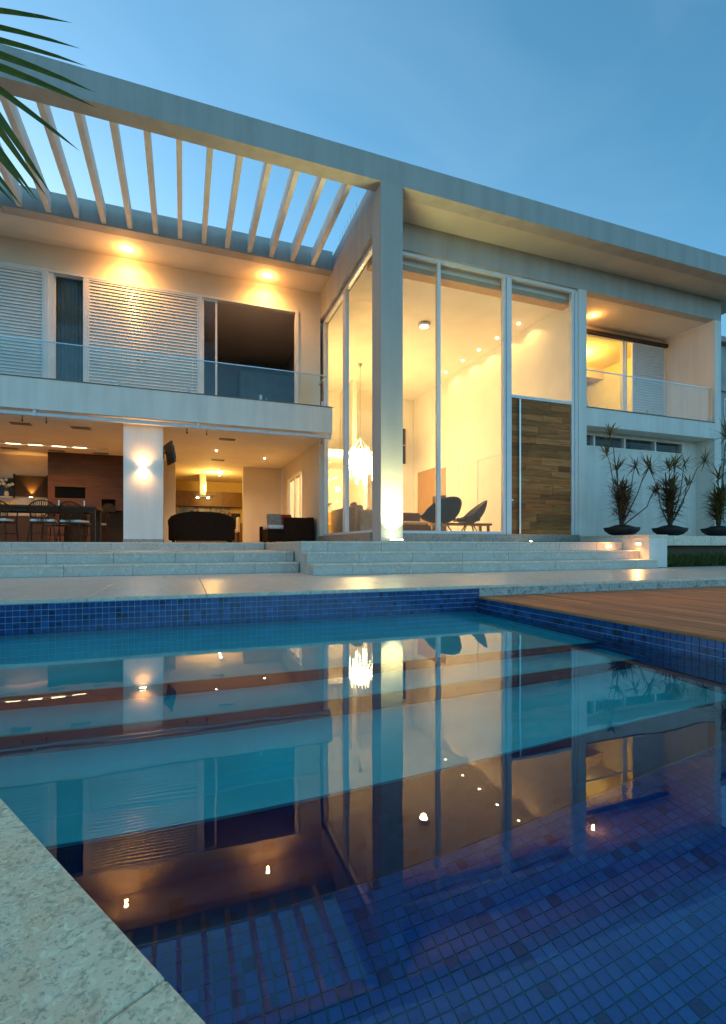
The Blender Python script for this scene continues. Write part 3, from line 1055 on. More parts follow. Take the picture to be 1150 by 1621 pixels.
lamp('kitchen_bulb', 'POINT', (1.0, 19.3, 2.75), 75, YEL, t, 0.1)

# barbecue wall
t = thing('barbecue_wall', 'brown timber clad barbecue wall with dark oven openings behind the dining table', 'fireplace', (-2.4, 17.1, PORCH))
XB0, XB1 = -3.72, -0.7
YB = 16.7
for i in range(8):
    z0 = PORCH + i * 0.335
    z1 = min(z0 + 0.333, PC - 0.002)
    segs = [(XB0, XB1)]
    if 1.69 < (z0 + z1) / 2 < 2.03: segs = [(XB0, -3.54), (-2.75, XB1)]
    elif (z0 + z1) / 2 < 1.36: segs = [(XB0, -3.3), (-2.72, -2.5)]
    elif 1.36 < (z0 + z1) / 2 < 1.69: segs = [(XB0, -2.31), (-1.94, XB1)]
    for a, b_ in segs:
        box('panel', (a, b_ - 0.003, YB, YB + 0.03, z0, z1), 'wood_walnut', t)
box('core', (XB0 + 0.01, XB1, YB + 0.35, 17.59, PORCH, PC - 0.01), 'black_matt', t)
box('grill_front', [(-3.45, -2.76, YB + 0.01, YB + 0.03, 1.70, 1.76), (-3.45, -3.42, YB - 0.02, YB + 0.009, 1.62, 1.78), (-2.79, -2.76, YB - 0.02, YB + 0.009, 1.62, 1.78)], 'steel', t)
bm = B()
pts = [(-2.31, 1.47), (-1.94, 1.47)] + [(-2.125 + 0.185 * math.cos(a), 1.55 + 0.17 * math.sin(a)) for a in [i * PI / 10 for i in range(11)]]
a_ = [bm.verts.new((p[0], YB - 0.002, p[1])) for p in pts]
b_ = [bm.verts.new((p[0], YB + 0.34, p[1])) for p in pts]
bm.faces.new(a_)
for i in range(len(pts)):
    j = (i + 1) % len(pts)
    bm.faces.new((a_[i], b_[i], b_[j], a_[j]))
obj('oven_mouth', bm, 'black_matt', t)

# dark television panel, shelf and sconce on the rear wall
t = thing('wall_panel', 'dark square wall panel left of the barbecue wall, lit by an uplighter', 'panel', (-4.35, 17.55, 1.88))
box('board', (-4.76, -3.93, 17.53, 17.56, 1.92, 2.56), 'panel_brown', t)
box('bezel', [(-4.80, -4.761, 17.52, 17.57, 1.88, 2.60), (-3.929, -3.89, 17.52, 17.57, 1.88, 2.60)], 'black_matt', t)
box('wall_mount', (-4.5, -4.2, 17.561, 17.599, 2.1, 2.4), 'black_matt', t)
t = thing('uplighter', 'small bowl uplighter glowing before the dark wall panel', 'lamp', (-4.32, 17.40, 1.80))
bm = lathe(B(), [(0.02, -0.06), (0.06, -0.03), (0.075, 0.01)], 14, (-4.32, 17.42, 1.88)); obj('bowl', bm, 'ceramic', t)
bm = lathe(B(), [(0.06, 0.012), (0.02, 0.035)], 14, (-4.32, 17.42, 1.88)); obj('bulb', bm, 'lamp_soft', t)
box('arm', (-4.335, -4.305, 17.44, 17.6, 1.82, 1.84), 'steel', t)
lamp('uplighter_bulb', 'SPOT', (-4.32, 17.46, 1.94), 30, WARM, t, 0.02, (-4.32, 17.53, 2.6), 75, 0.8)
t = thing('side_counter', 'long dark counter with shelf along the rear porch wall', 'counter', (-5.2, 17.3, PORCH))
box('carcass', (-7.2, -3.74, 17.0, 17.59, PORCH, 1.30), 'wood_dark', t)
box('worktop', (-7.22, -3.73, 16.97, 17.59, 1.301, 1.34), 'granite_plinth', t, bevel=0.004)
box('back_panel', (-7.2, -4.82, 17.56, 17.599, 1.93, 2.47), 'black', t)
box('shelf', (-7.2, -4.82, 17.40, 17.598, 1.87, 1.90), 'frame_white', t)
def flowers(name, x, y, z, label, mat, n, hgt):
    t = thing(name, label, 'flowers', (x, y, z))
    bm = lathe(B(), [(0.05, 0.0), (0.07, 0.06), (0.05, 0.14), (0.06, 0.16)], 14, (x, y, z)); obj('vase', bm, 'ceramic', t, smooth=True)
    st_, fl = B(), B()
    for i in range(n):
        a = random.uniform(0, 2 * PI)
        tip = (x + 0.16 * math.cos(a), y + 0.1 * math.sin(a), z + hgt * random.uniform(0.6, 1.0))
        tube(st_, [(x, y, z + 0.12), ((x + tip[0]) / 2, (y + tip[1]) / 2, z + hgt * 0.6), tip], 0.004, 5)
        for p in range(6):
            d = Vector((math.cos(p * PI / 3), -0.5, math.sin(p * PI / 3))) * 0.055
            e = Vector((-math.sin(p * PI / 3), 0.1, math.cos(p * PI / 3))) * 0.025
            q = Vector(tip)
            fl.faces.new([fl.verts.new(q), fl.verts.new(q + d * 0.5 + e), fl.verts.new(q + d), fl.verts.new(q + d * 0.5 - e)])
    obj('stems', st_, 'leaf_olive', t)
    obj('petals', fl, mat, t, kind='stuff')
flowers('orchid', -4.95, 17.45, 1.90, 'white orchid in a vase on the wall shelf left of the dark wall panel', 'flower_white', 9, 0.52)
flowers('flower_vase', -4.85, 17.2, 1.34, 'yellow flowers in a vase on the dark rear counter', 'flower_yellow', 8, 0.40)

# ceiling light slot of the porch
t = thing('ceiling_light_slot', 'long recessed ceiling strip with four warm glows above the dining area', 'light', (-3.5, 15.62, 3.15))
box('trim', [(-6.6, -2.0, 15.50, 15.54, 3.165, 3.189), (-6.6, -2.0, 15.70, 15.74, 3.165, 3.189)], 'frame_white', t)
for xx in (-4.86, -4.29, -3.78, -3.22, -2.72):
    box('glow_strip', (xx - 0.16, xx + 0.16, 15.57, 15.67, 3.175, 3.188), 'lamp_soft', t)
    lamp('slot_bulb', 'SPOT', (xx, 15.62, 3.16), 34, WARM, t, 0.04, (xx, 15.62, 0), 140, 0.8)
for (xx, yy) in ((-3.43, 13.06), (-2.24, 13.06), (-4.6, 16.45), (-3.43, 16.42), (-2.29, 16.41), (1.07, 13.16), (1.05, 16.45)):
    v_ = box('ceiling_vent', [(xx - 0.2, xx + 0.2, yy - 0.09, yy - 0.07, 3.168, 3.189), (xx - 0.2, xx + 0.2, yy + 0.07, yy + 0.09, 3.168, 3.189), (xx - 0.2, xx - 0.18, yy - 0.069, yy + 0.069, 3.168, 3.189), (xx + 0.18, xx + 0.2, yy - 0.069, yy + 0.069, 3.168, 3.189)] + [(xx - 0.18, xx + 0.18, yy - 0.06 + i * 0.03, yy - 0.045 + i * 0.03, 3.172, 3.188) for i in range(5)], 'vent_grey', H)
def downlight(x, y, z, power, label, group=None, cone=120, blend=0.7, col=WARM, r=0.045, tgt=None, glow='lamp_glow', bare=False):
    t = thing('downlight', label, 'light', (x, y, z - 0.03), group=group)
    bm = lathe(B(), [(r + 0.02, -0.006), (r + 0.025, -0.001)], 16, (x, y, z)); obj('rim', bm, 'frame_white', t)
    bm = lathe(B(), [(r * 0.7, -0.022), (r, -0.007)], 16, (x, y, z)); obj('lens', bm, glow, t)
    if bare:
        lamp('downlight_glow', 'POINT', (x, y, z - 0.12), power * 0.12, col, t, 0.03)
        lamp('downlight_bulb', 'SPOT', (x, y, z - 0.04), power, col, t, 0.03, (x, y, z - 3), cone, blend)
    else:
        lamp('downlight_bulb', 'SPOT', (x, y, z - 0.04), power, col, t, 0.03, tgt or (x, y, z - 3), cone, blend)
    return t
G_B = 'warm downlights in the white ceilings'
downlight(-1.16, 11.96, 6.963, 95, 'lit downlight above the white louvred shutter upstairs', G_B, 165, 0.9, bare=True)
downlight(1.92, 11.97, 6.963, 95, 'lit downlight above the open sliding door upstairs', G_B, 165, 0.9, bare=True)
downlight(0.9, 14.8, 3.19, 44, 'porch ceiling downlight behind the wicker loveseat', G_B, 150, 0.8, r=0.03)
downlight(2.4, 15.6, 3.19, 40, 'porch ceiling downlight near the glass door of the hall', G_B, 150, 0.8, r=0.03)

# pillar lamp, up and down
t = thing('wall_lamp', 'wall lamp throwing light up and down the white porch pillar', 'lamp', (-0.82, 11.75, 2.10))
box('body', (-0.90, -0.75, 11.69, 11.775, 2.125, 2.165), 'steel', t, bevel=0.004)
box('back_plate', (-0.87, -0.78, 11.776, 11.799, 2.11, 2.18), 'steel', t)
box('lens', [(-0.89, -0.76, 11.70, 11.765, 2.166, 2.172), (-0.89, -0.76, 11.70, 11.765, 2.118, 2.124)], 'lamp_glow', t)
lamp('wall_lamp_bulb', 'SPOT', (-0.825, 11.735, 2.18), 24, WARM, t, 0.03, (-0.825, 11.78, 3.4), 150, 1.0)
lamp('wall_lamp_bulb', 'SPOT', (-0.825, 11.735, 2.11), 20, WARM, t, 0.03, (-0.825, 11.78, 0.9), 150, 1.0)

# television on an arm beside the pillar
t = thing('porch_television', 'black television on a swing arm beside the lamp pillar', 'television', (-0.3, 12.1, 2.1))
bm = B()
M_ = Matrix.Translation((-0.29, 12.4, 2.60)) @ Matrix.Rotation(R(-76), 4, 'Z') @ Matrix.Rotation(R(10), 4, 'X')
bx(bm, -0.34, 0.34, -0.02, 0.02, -0.24, 0.24)
bmesh.ops.transform(bm, matrix=M_, verts=bm.verts)
obj('screen', bm, 'black', t)
bm = B()
bx(bm, -0.2, 0.2, 0.031, 0.07, -0.15, 0.15)
bmesh.ops.transform(bm, matrix=M_, verts=bm.verts)
obj('rear_box', bm, 'black_matt', t)
bm = B()
tube(bm, [(-0.42, 12.05, 2.55), (-0.36, 12.1, 2.55), (-0.30, 12.2, 2.53)], 0.02, 8)
bx(bm, -0.419, -0.40, 11.97, 12.12, 2.42, 2.68)
obj('swing_arm', bm, 'black_matt', t)

# ---------- glazed hall
GY = 9.15
box('plinth', (3.30, 8.65, 9.001, 9.14, PORCH - 0.02, HALL), 'granite_plinth', H)
box('plinth', (3.30, 3.42, 8.645, 9.0, PORCH, HALL - 0.002), 'granite_plinth', H)
box('plinth', (3.302, 3.42, 9.141, 12.45, PORCH, HALL), 'granite_plinth', H)
box('lintel', (3.77, 13.54, 9.1, 9.32, 6.45, 7.001), 'plaster_grey', H)
box('lintel', (3.6, 3.77, 8.642, 9.32, 6.45, 7.0), 'plaster_grey', H)
box('pier', (8.70, 8.93, 9.09, 9.33, PORCH, 6.449), P_, H)
box('hall_floor', (3.421, 8.9, 9.141, 18.2, HALL - 0.2, HALL), 'hall_floor', H)
box('hall_ceiling', (3.6, 8.9, 9.325, 18.2, 6.28, 6.44), 'hall_paint', H)
box('bulkhead', (3.6, 8.69, 9.33, 9.6, 6.16, 6.279), 'pelmet_tan', H)
box('wall', (8.70, 8.9, 9.335, 18.2, HALL, 6.279), 'hall_paint', H)
box('wall', (3.46, 8.69, 17.9, 18.2, HALL, 6.279), 'hall_paint', H)
box('wall', (3.47, 3.60, 12.52, 14.36, HALL, 6.9), 'hall_paint', H)
box('wall', (3.47, 3.60, 14.361, 16.619, 2.72, 6.9), 'hall_paint', H)
box('wall', (3.47, 3.60, 16.62, 17.9, HALL, 6.9), 'hall_paint', H)
# curtain wall framing, front
gf = box('glazing_frame', [(3.77, 8.699, GY, GY + 0.07, 6.37, 6.449), (3.772, 6.64, GY, GY + 0.07, HALL + 0.001, HALL + 0.06), (4.998, 5.075, GY - 0.012, GY + 0.08, HALL + 0.061, 6.369), (6.637, 6.70, GY - 0.012, GY + 0.08, HALL + 0.001, 6.369), (6.722, 6.854, GY - 0.012, GY + 0.08, HALL + 0.001, 6.369), (8.535, 8.61, GY - 0.012, GY + 0.08, HALL + 0.001, 6.369), (8.62, 8.699, GY - 0.03, GY + 0.08, HALL + 0.001, 6.369), (6.855, 8.534, GY - 0.006, GY + 0.075, 3.735, 3.80)], 'frame_white', H)
box('gasket', (6.701, 6.721, GY + 0.01, GY + 0.07, HALL + 0.002, 6.369), 'black', gf)
box('pane', (3.775, 4.997, GY + 0.03, GY + 0.042, HALL + 0.061, 6.369), 'glass', gf)
box('pane', (5.076, 6.636, GY + 0.03, GY + 0.042, HALL + 0.061, 6.369), 'glass', gf)
box('pane', (6.856, 8.534, GY + 0.03, GY + 0.042, 3.801, 6.369), 'glass', gf)
sf = box('glazing_frame', [(3.44, 3.51, 8.641, 12.5, 6.20, 6.299), (3.44, 3.51, 8.645, 12.5, HALL + 0.001, HALL + 0.06), (3.43, 3.52, 10.55, 10.63, HALL + 0.061, 6.199), (3.43, 3.52, 10.66, 10.74, HALL + 0.061, 6.199), (3.43, 3.52, 12.30, 12.5, HALL + 0.061, 6.199)], 'frame_white', H)
box('gasket', (3.45, 3.51, 10.631, 10.659, HALL + 0.061, 6.199), 'black', sf)
box('pane', (3.47, 3.482, 8.645, 10.549, HALL + 0.061, 6.199), 'glass', sf)
box('pane', (3.47, 3.482, 10.741, 12.299, HALL + 0.061, 6.199), 'glass', sf)

# timber door with individual reclaimed boards
dz0, dz1 = HALL + 0.008, 3.73
dr = box('front_door', (6.862, 8.528, GY + 0.02, GY + 0.06, dz0, dz1), 'wood_dark', H)
z = dz0 + 0.004
rng = random.Random(21)
while z < dz1 - 0.05:
    h = rng.choice((0.09, 0.11, 0.13, 0.15, 0.17))
    if z + h > dz1 - 0.06:
        h = dz1 - z - 0.003
    x = 6.864
    while x < 8.52:
        w = rng.uniform(0.35, 1.15)
        if x + w > 8.3:
            w = 8.526 - x
        pr = rng.uniform(0.003, 0.016)
        box('board', (x + 0.0015, x + w - 0.0015, GY + 0.019 - pr, GY + 0.0195, z, z + h - 0.003), 'wood_reclaimed', dr, bevel=0.0015)
        x += w
    z += h
bm = B()
bx(bm, 7.03, 7.07, GY - 0.055, GY - 0.025, dz0 + 0.01, dz1 - 0.02)
for zz in (dz0 + 0.1, 2.2, dz1 - 0.12):
    bx(bm, 7.04, 7.06, GY - 0.025, GY + 0.004, zz, zz + 0.03)
obj('pull_handle', bm, 'steel', dr)
bm = lathe(B(), [(0.02, 0), (0.02, 0.012)], 12)
bmesh.ops.rotate(bm, matrix=Matrix.Rotation(R(90), 3, 'X'), verts=bm.verts)
bmesh.ops.translate(bm, vec=(6.885, GY + 0.004, 1.45), verts=bm.verts)
obj('lock', bm, 'steel', dr)

# hall wall doors (white sliding panels), oak panel, niche
dw = box('wall_panelling', [(8.665, 8.699, 14.42, 14.50, HALL, 3.16), (8.665, 8.699, 12.05, 14.419, 3.10, 3.16), (8.665, 8.699, 13.26, 13.33, HALL, 3.099), (8.665, 8.699, 11.95, 12.049, HALL, 3.16)], 'frame_white', H)
box('panel', (8.675, 8.699, 13.331, 14.419, HALL, 3.099), 'hall_paint', dw)
box('panel', (8.685, 8.699, 12.05, 13.259, HALL, 3.099), 'hall_paint', dw)
box('door', (8.66, 8.699, 16.1, 17.45, HALL, 3.3), 'wood_oak', H)
box('niche', (8.68, 8.699, 15.3, 15.62, HALL, 3.2), 'sofa_beige', H)
t = thing('wall_cabinet', 'dark slim cabinet against the hall wall behind the brown shell chair', 'cabinet', (8.55, 15.45, HALL))
box('carcass', (8.42, 8.66, 15.25, 15.75, HALL, 2.2), 'sofa_brown', t)
box('cabinet_door', (8.40, 8.419, 15.27, 15.73, HALL + 0.04, 2.15), 'sofa_brown', t, bevel=0.004)
t = thing('wall_slit', 'narrow dark slit window high on the rear hall wall', 'window', (8.23, 17.88, 3.9))
box('slit_frame', [(8.13, 8.16, 17.86, 17.899, 3.7, 5.1), (8.32, 8.35, 17.86, 17.899, 3.7, 5.1), (8.161, 8.319, 17.86, 17.899, 4.42, 4.46)], 'wood_oak', t)
box('slit_pane', (8.161, 8.319, 17.88, 17.898, 3.7, 5.1), 'black', t)
# upstairs gallery seen through the side glass
box('gallery_floor', (3.61, 6.6, 15.6, 17.89, 3.35, 3.62), 'hall_paint', H)
box('wall', (5.6, 5.75, 16.4, 17.89, 3.621, 6.279), 'hall_paint', H)
box('wall', (5.95, 6.08, 16.2, 17.89, HALL, 3.349), 'hall_paint', H)
t = thing('wall_shelf', 'thin shelf on the rear hall wall under the gallery', 'shelf', (4.6, 17.75, 1.95))
box('board', (4.2, 5.2, 17.6, 17.899, 1.98, 2.02), 'cabinet', t)
box('bracket', [(4.35, 4.38, 17.65, 17.898, 1.9, 1.979), (5.0, 5.03, 17.65, 17.898, 1.9, 1.979)], 'steel', t)

# hall lamps
for i, yy in enumerate((10.75, 11.7, 12.6, 13.5, 14.6)):
    nm = ['nearest', 'second', 'third', 'fourth', 'farthest'][i]
    downlight(8.28, yy, 6.28, 13, nm + ' spotlight from the glass in the row along the right hall wall', 'spotlights washing the hall wall', 120, 0.35, WARM2, 0.04, (8.9, yy, 4.6))
t = thing('ceiling_lamp', 'bright round ceiling lamp of the hall, above the shell chairs', 'lamp', (5.96, 11.62, 6.2))
bm = lathe(B(), [(0.16, 0.05), (0.17, 0.0), (0.12, -0.03)], 20, (5.96, 11.62, 6.23)); obj('shade', bm, 'ceramic', t)
bm = lathe(B(), [(0.06, -0.055), (0.11, -0.031)], 20, (5.96, 11.62, 6.23)); obj('lens', bm, 'lamp_glow', t)
lamp('ceiling_lamp_bulb', 'SPOT', (5.96, 11.62, 6.15), 110, WARM2, t, 0.08, (5.96, 11.62, 0), 150, 0.8)

CHX, CHY = 5.35, 14.9
t = thing('chandelier', 'glowing crystal chandelier on a long rod in the glazed hall', 'chandelier', (CHX, CHY, 2.35))
bm = B()
tube(bm, [(CHX, CHY, 3.9), (CHX, CHY, 6.25)], 0.012, 8)
obj('rod', bm, 'steel', t)
bm = lathe(B(), [(0.02, -0.12), (0.07, -0.03), (0.08, 0.0)], 14, (CHX, CHY, 6.28)); obj('ceiling_rose', bm, 'steel', t)
bm = B()
for rr, zz in ((0.55, 3.05), (0.42, 3.3), (0.28, 3.6)):
    pts = [(CHX + rr * math.cos(a * PI / 12), CHY + rr * math.sin(a * PI / 12), zz) for a in range(25)]
    tube(bm, pts, 0.012, 6, False)
for a in range(6):
    ca, sa = math.cos(a * PI / 3), math.sin(a * PI / 3)
    tube(bm, [(CHX, CHY, 3.9), (CHX + 0.3 * ca, CHY + 0.3 * sa, 3.6), (CHX + 0.55 * ca, CHY + 0.55 * sa, 3.05)], 0.008, 5)
obj('ring_frame', bm, 'steel', t)
cr, cg = B(), B()
rng = random.Random(5)
for rr, zz, n in ((0.55, 3.05, 60), (0.42, 3.3, 46), (0.28, 3.6, 30), (0.15, 2.95, 20)):
    for i in range(n):
        a = 2 * PI * i / n
        ln = rng.uniform(0.25, 0.62)
        px_, py_ = CHX + rr * math.cos(a), CHY + rr * math.sin(a)
        lathe(cr if i % 2 else cg, [(0.003, -ln), (0.013, -ln * 0.8), (0.009, -ln * 0.3), (0.003, 0)], 5, (px_, py_, zz))
obj('crystal_drops', cr, 'crystal', t, kind='stuff')
obj('lit_drops', cg, 'crystal_glow', t, kind='stuff')
for a in range(6):
    ca, sa = math.cos(a * PI / 3 + 0.3), math.sin(a * PI / 3 + 0.3)
    bm = lathe(B(), [(0.02, -0.05), (0.045, 0.0), (0.02, 0.06)], 10, (CHX + 0.4 * ca, CHY + 0.4 * sa, 3.12)); obj('bulb', bm, 'lamp_glow', t)
lamp('chandelier_bulb', 'POINT', (CHX, CHY, 3.2), 400, (1.0, 0.64, 0.22), t, 0.3)

# shell chairs
def shell_chair(x, y, rz, mat, label):
    t = thing('shell_chair', label, 'chair', (x, y, HALL), rz, 'shell chairs in the glazed hall')
    bm = B()
    n, mm = 18, 10
    grid = []
    for i in range(mm + 1):
        v_ = i / mm
        row = []
        for k in range(n + 1):
            u = k / n * 2 - 1
            a = u * PI * 0.62
            # egg shaped bucket: front lip low, rear lip high
            ph = R(12 + 74 * v_)
            rr = 0.52 * math.sin(ph)
            zz = 0.28 + (1 - math.cos(ph)) * (0.20 + 0.46 * max(0.0, math.cos(a)) ** 0.8)
            row.append(bm.verts.new((rr * 1.05 * math.sin(a), rr * math.cos(a) * 0.95 - 0.05, zz)))
        grid.append(row)
    for i in range(mm):
        for k in range(n):
            bm.faces.new((grid[i][k], grid[i][k + 1], grid[i + 1][k + 1], grid[i + 1][k]))
    c0 = bm.verts.new((0, -0.02, 0.285))
    for k in range(n):
        bm.faces.new((c0, grid[0][k + 1], grid[0][k]))
    bmesh.ops.recalc_face_normals(bm, faces=bm.faces)
    o = obj('shell', bm, mat, t, world=False, smooth=True)
    sm = o.modifiers.new('thick', 'SOLIDIFY'); sm.thickness = 0.03
    bm = B(); rounded(bm, -0.28, 0.28, -0.36, 0.22, 0.36, 0.43, 0.03)
    obj('seat_cushion', bm, mat, t, world=False, smooth=True)
    for a in (0.7, 2.4, 3.9, 5.5):
        bm = B(); tube(bm, [(0.10 * math.cos(a), 0.10 * math.sin(a), 0.31), (0.30 * math.cos(a), 0.30 * math.sin(a), 0.0)], [0.02, 0.012], 7)
        obj('leg', bm, 'wood_bench', t, world=False)
    return t
shell_chair(5.82, 10.45, R(195), 'shell_brown', 'dark brown shell chair standing behind the hall glass')
shell_chair(6.78, 10.75, R(250), 'shell_grey', 'grey shell chair seen from the side, nearer the timber door')
t = thing('wooden_bench', 'low wooden bench between the shell chairs and the hall wall', 'bench', (7.1, 11.7, HALL))
box('top', (6.3, 7.95, 11.45, 11.95, HALL + 0.30, HALL + 0.36), 'wood_bench', t, bevel=0.006)
for xx in (6.36, 7.83):
    for yy in (11.48, 11.86):
        box('leg', (xx, xx + 0.06, yy, yy + 0.06, HALL, HALL + 0.299), 'wood_bench', t)
t = thing('low_sofa', 'low brown sofa with red cushions in the hall behind the uplit column', 'sofa', (5.6, 13.2, HALL))
box('base', (4.9, 6.8, 12.8, 13.7, HALL + 0.04, HALL + 0.34), 'sofa_brown', t, bevel=0.02)
bm = B(); rounded(bm, 4.95, 6.75, 12.85, 13.5, HALL + 0.341, HALL + 0.46, 0.04); obj('seat_cushion', bm, 'sofa_beige', t, smooth=True)
box('backrest', (4.9, 6.8, 13.5, 13.72, HALL + 0.341, HALL + 0.75), 'sofa_brown', t, bevel=0.03)
for xx in (4.95, 6.68):
    box('leg', (xx, xx + 0.06, 12.84, 12.9, HALL, HALL + 0.039), 'wood_dark', t)
    box('leg', (xx, xx + 0.06, 13.6, 13.66, HALL, HALL + 0.039), 'wood_dark', t)
for i, (xx, lab) in enumerate(((5.55, 'red cushion on the low sofa, left one of the pair'), (5.95, 'red cushion on the low sofa, right one of the pair'))):
    bm = B(); rounded(bm, -0.2, 0.2, -0.06, 0.06, -0.18, 0.18, 0.05)
    bmesh.ops.transform(bm, matrix=Matrix.Translation((xx, 13.38, HALL + 0.64)) @ Matrix.Rotation(R(-18), 4, 'X') @ Matrix.Rotation(R(8 * (i - 0.5)), 4, 'Y'), verts=bm.verts)
    tag(obj('cushion', bm, 'cushion_red', None, smooth=True), lab, 'cushion', 'red cushions on the low sofa')
t = thing('beige_sofa', 'beige sofa in the hall, seen through the side glass below the chandelier', 'sofa', (4.8, 12.2, HALL))
bm = B(); rounded(bm, 3.95, 4.75, 10.95, 13.0, HALL + 0.06, HALL + 0.42, 0.04); obj('base', bm, 'sofa_beige', t, smooth=True)
bm = B(); rounded(bm, 3.80, 4.02, 10.95, 13.0, HALL + 0.06, HALL + 0.72, 0.06); obj('backrest', bm, 'sofa_beige', t, smooth=True)
bm = B(); rounded(bm, 3.9, 4.8, 10.82, 11.0, HALL + 0.06, HALL + 0.60, 0.06); obj('armrest', bm, 'sofa_beige', t, smooth=True)
bm = B(); rounded(bm, 3.9, 4.8, 12.9, 13.1, HALL + 0.06, HALL + 0.60, 0.06); obj('armrest', bm, 'sofa_beige', t, smooth=True)
for xx in (3.9, 4.68):
    for yy in (10.9, 12.95):
        box('leg', (xx, xx + 0.05, yy, yy + 0.05, HALL, HALL + 0.06), 'black', t)
bm = B(); rounded(bm, -0.22, 0.22, -0.07, 0.07, -0.2, 0.2, 0.06)
bmesh.ops.transform(bm, matrix=Matrix.Translation((4.12, 11.9, HALL + 0.66)) @ Matrix.Rotation(R(80), 4, 'Z') @ Matrix.Rotation(R(-15), 4, 'X'), verts=bm.verts)
tag(obj('cushion', bm, 'sofa_beige', None, smooth=True), 'beige cushion leaning on the beige sofa in the hall', 'cushion')
t = thing('armchair', 'ochre armchair in the hall near the porch side of the glass', 'armchair', (4.3, 14.6, HALL))
bm = B(); rounded(bm, 3.95, 4.75, 14.2, 15.0, HALL + 0.08, HALL + 0.42, 0.06); obj('seat', bm, 'flower_yellow', t, smooth=True)
bm = B(); rounded(bm, 3.95, 4.75, 14.95, 15.15, HALL + 0.08, HALL + 0.85, 0.07); obj('backrest', bm, 'flower_yellow', t, smooth=True)
for xx in (4.0, 4.65):
    for yy in (14.25, 15.05):
        box('leg', (xx, xx + 0.05, yy, yy + 0.05, HALL, HALL + 0.08), 'black', t)
t = thing('house_plant', 'small dark leafed plant in a pot beside the beige sofa', 'plant', (5.05, 13.6, HALL))
bm = lathe(B(), [(0.12, 0.0), (0.16, 0.35)], 16, (5.05, 13.6, HALL)); obj('pot', bm, 'ceramic', t)
bm = B()
rng = random.Random(3)
for i in range(60):
    a = rng.uniform(0, 2 * PI); e = rng.uniform(0.2, 1.4)
    o0 = Vector((5.05, 13.6, HALL + 0.34 + rng.uniform(0, 0.35)))
    d = Vector((math.cos(a) * math.cos(e), math.sin(a) * math.cos(e), math.sin(e))) * rng.uniform(0.15, 0.3)
    s_ = d.orthogonal().normalized() * 0.03
    bm.faces.new([bm.verts.new(o0), bm.verts.new(o0 + d * 0.5 + s_), bm.verts.new(o0 + d), bm.verts.new(o0 + d * 0.5 - s_)])
obj('leaves', bm, 'leaf_red', t)

# column uplight
t = thing('column_uplight', 'floor uplight shining up the tall white column', 'light', (3.56, 8.08, PORCH))
bm = lathe(B(), [(0.15, 0.0), (0.16, 0.02), (0.13, 0.03)], 20, (3.56, 8.0, PORCH)); obj('housing', bm, 'steel', t)
bm = lathe(B(), [(0.12, 0.031), (0.10, 0.045)], 20, (3.56, 8.0, PORCH)); obj('lens', bm, 'uplight_glow', t)
lamp('uplight_bulb', 'SPOT', (3.56, 8.03, PORCH + 0.06), 430, (1.0, 0.92, 0.37), t, 0.08, (3.56, 8.17, PORCH + 2.6), 95, 1.0)

# ---------- right wing
BZ = 3.28
box('parapet', (8.931, 13.289, 9.1, 9.26, BZ, 3.70), P_, H)
box('balcony_floor', (8.931, 13.289, 9.261, 10.75, BZ + 0.01, 3.62), P_, H)
box('coping', (8.932, 13.288, 9.085, 9.275, 3.702, 3.724), 'stone_trim', H)
box('side_wall', (13.29, 13.54, 9.1, 18.5, 0.652, 6.449), P_, H)
box('balcony_ceiling', (8.931, 13.289, 9.322, 10.75, 6.452, 6.60), 'ceiling_paint', H)
box('wall', (8.931, 13.289, 10.55, 10.75, 6.27, 6.451), 'plaster_in', H)
box('wall', (8.91, 9.3, 10.55, 10.75, 3.621, 6.269), 'plaster_in', H)
box('wall', (8.901, 8.93, 9.335, 10.75, 3.621, 6.449), 'plaster_in', H)
wf = box('window_frame', [(9.302, 13.20, 10.50, 10.60, 6.19, 6.268), (11.62, 11.70, 10.50, 10.60, 3.621, 6.189), (11.74, 11.80, 10.52, 10.62, 3.621, 6.189), (13.12, 13.20, 10.50, 10.60, 3.621, 6.189), (9.302, 9.36, 10.50, 10.60, 3.621, 6.189)], 'frame_white', H)
box('pane', (9.361, 11.619, 10.545, 10.555, 3.622, 6.189), 'glass', wf)
shutter(11.93, 13.21, 10.46, 3.622, 6.188, H)
box('pelmet', (9.302, 13.28, 10.42, 10.549, 6.21, 6.30), 'wood_dark', H)
downlight(10.064, 10.013, 6.452, 55, 'lit downlight in the ceiling of the small right balcony', G_B, 150, 0.7, bare=True)
box('room_floor', (8.91, 13.28, 10.751, 15.5, 3.4, 3.62), 'wood_dark', H)
box('room_ceiling', (8.91, 13.28, 10.751, 15.5, 6.30, 6.451), 'ceiling_paint', H)
box('wall', (8.91, 13.28, 15.3, 15.5, 3.621, 6.299), 'wall_yellow', H)
box('wall', (13.1, 13.28, 10.751, 15.29, 3.621, 6.299), 'wall_yellow', H)
box('beam', (8.91, 13.09, 12.6, 12.95, 5.95, 6.299), 'wall_yellow', H)
t = thing('ceiling_lamp', 'warm ceiling lamp in the yellow room behind the right balcony', 'lamp', (11.3, 11.9, 6.2))
bm = lathe(B(), [(0.05, 0.08), (0.16, 0.0), (0.15, -0.04)], 16, (11.3, 11.9, 6.21)); obj('shade', bm, 'ceramic', t)
bm = lathe(B(), [(0.05, -0.06), (0.12, -0.041)], 16, (11.3, 11.9, 6.21)); obj('lens', bm, 'lamp_soft', t)
lamp('room_bulb', 'POINT', (11.3, 11.9, 6.0), 110, (1.0, 0.62, 0.12), t, 0.08)
balustrade(9.18, 8.94, 13.27, 3.724, 4.62, [11.87], [9.0, 11.0, 13.2])
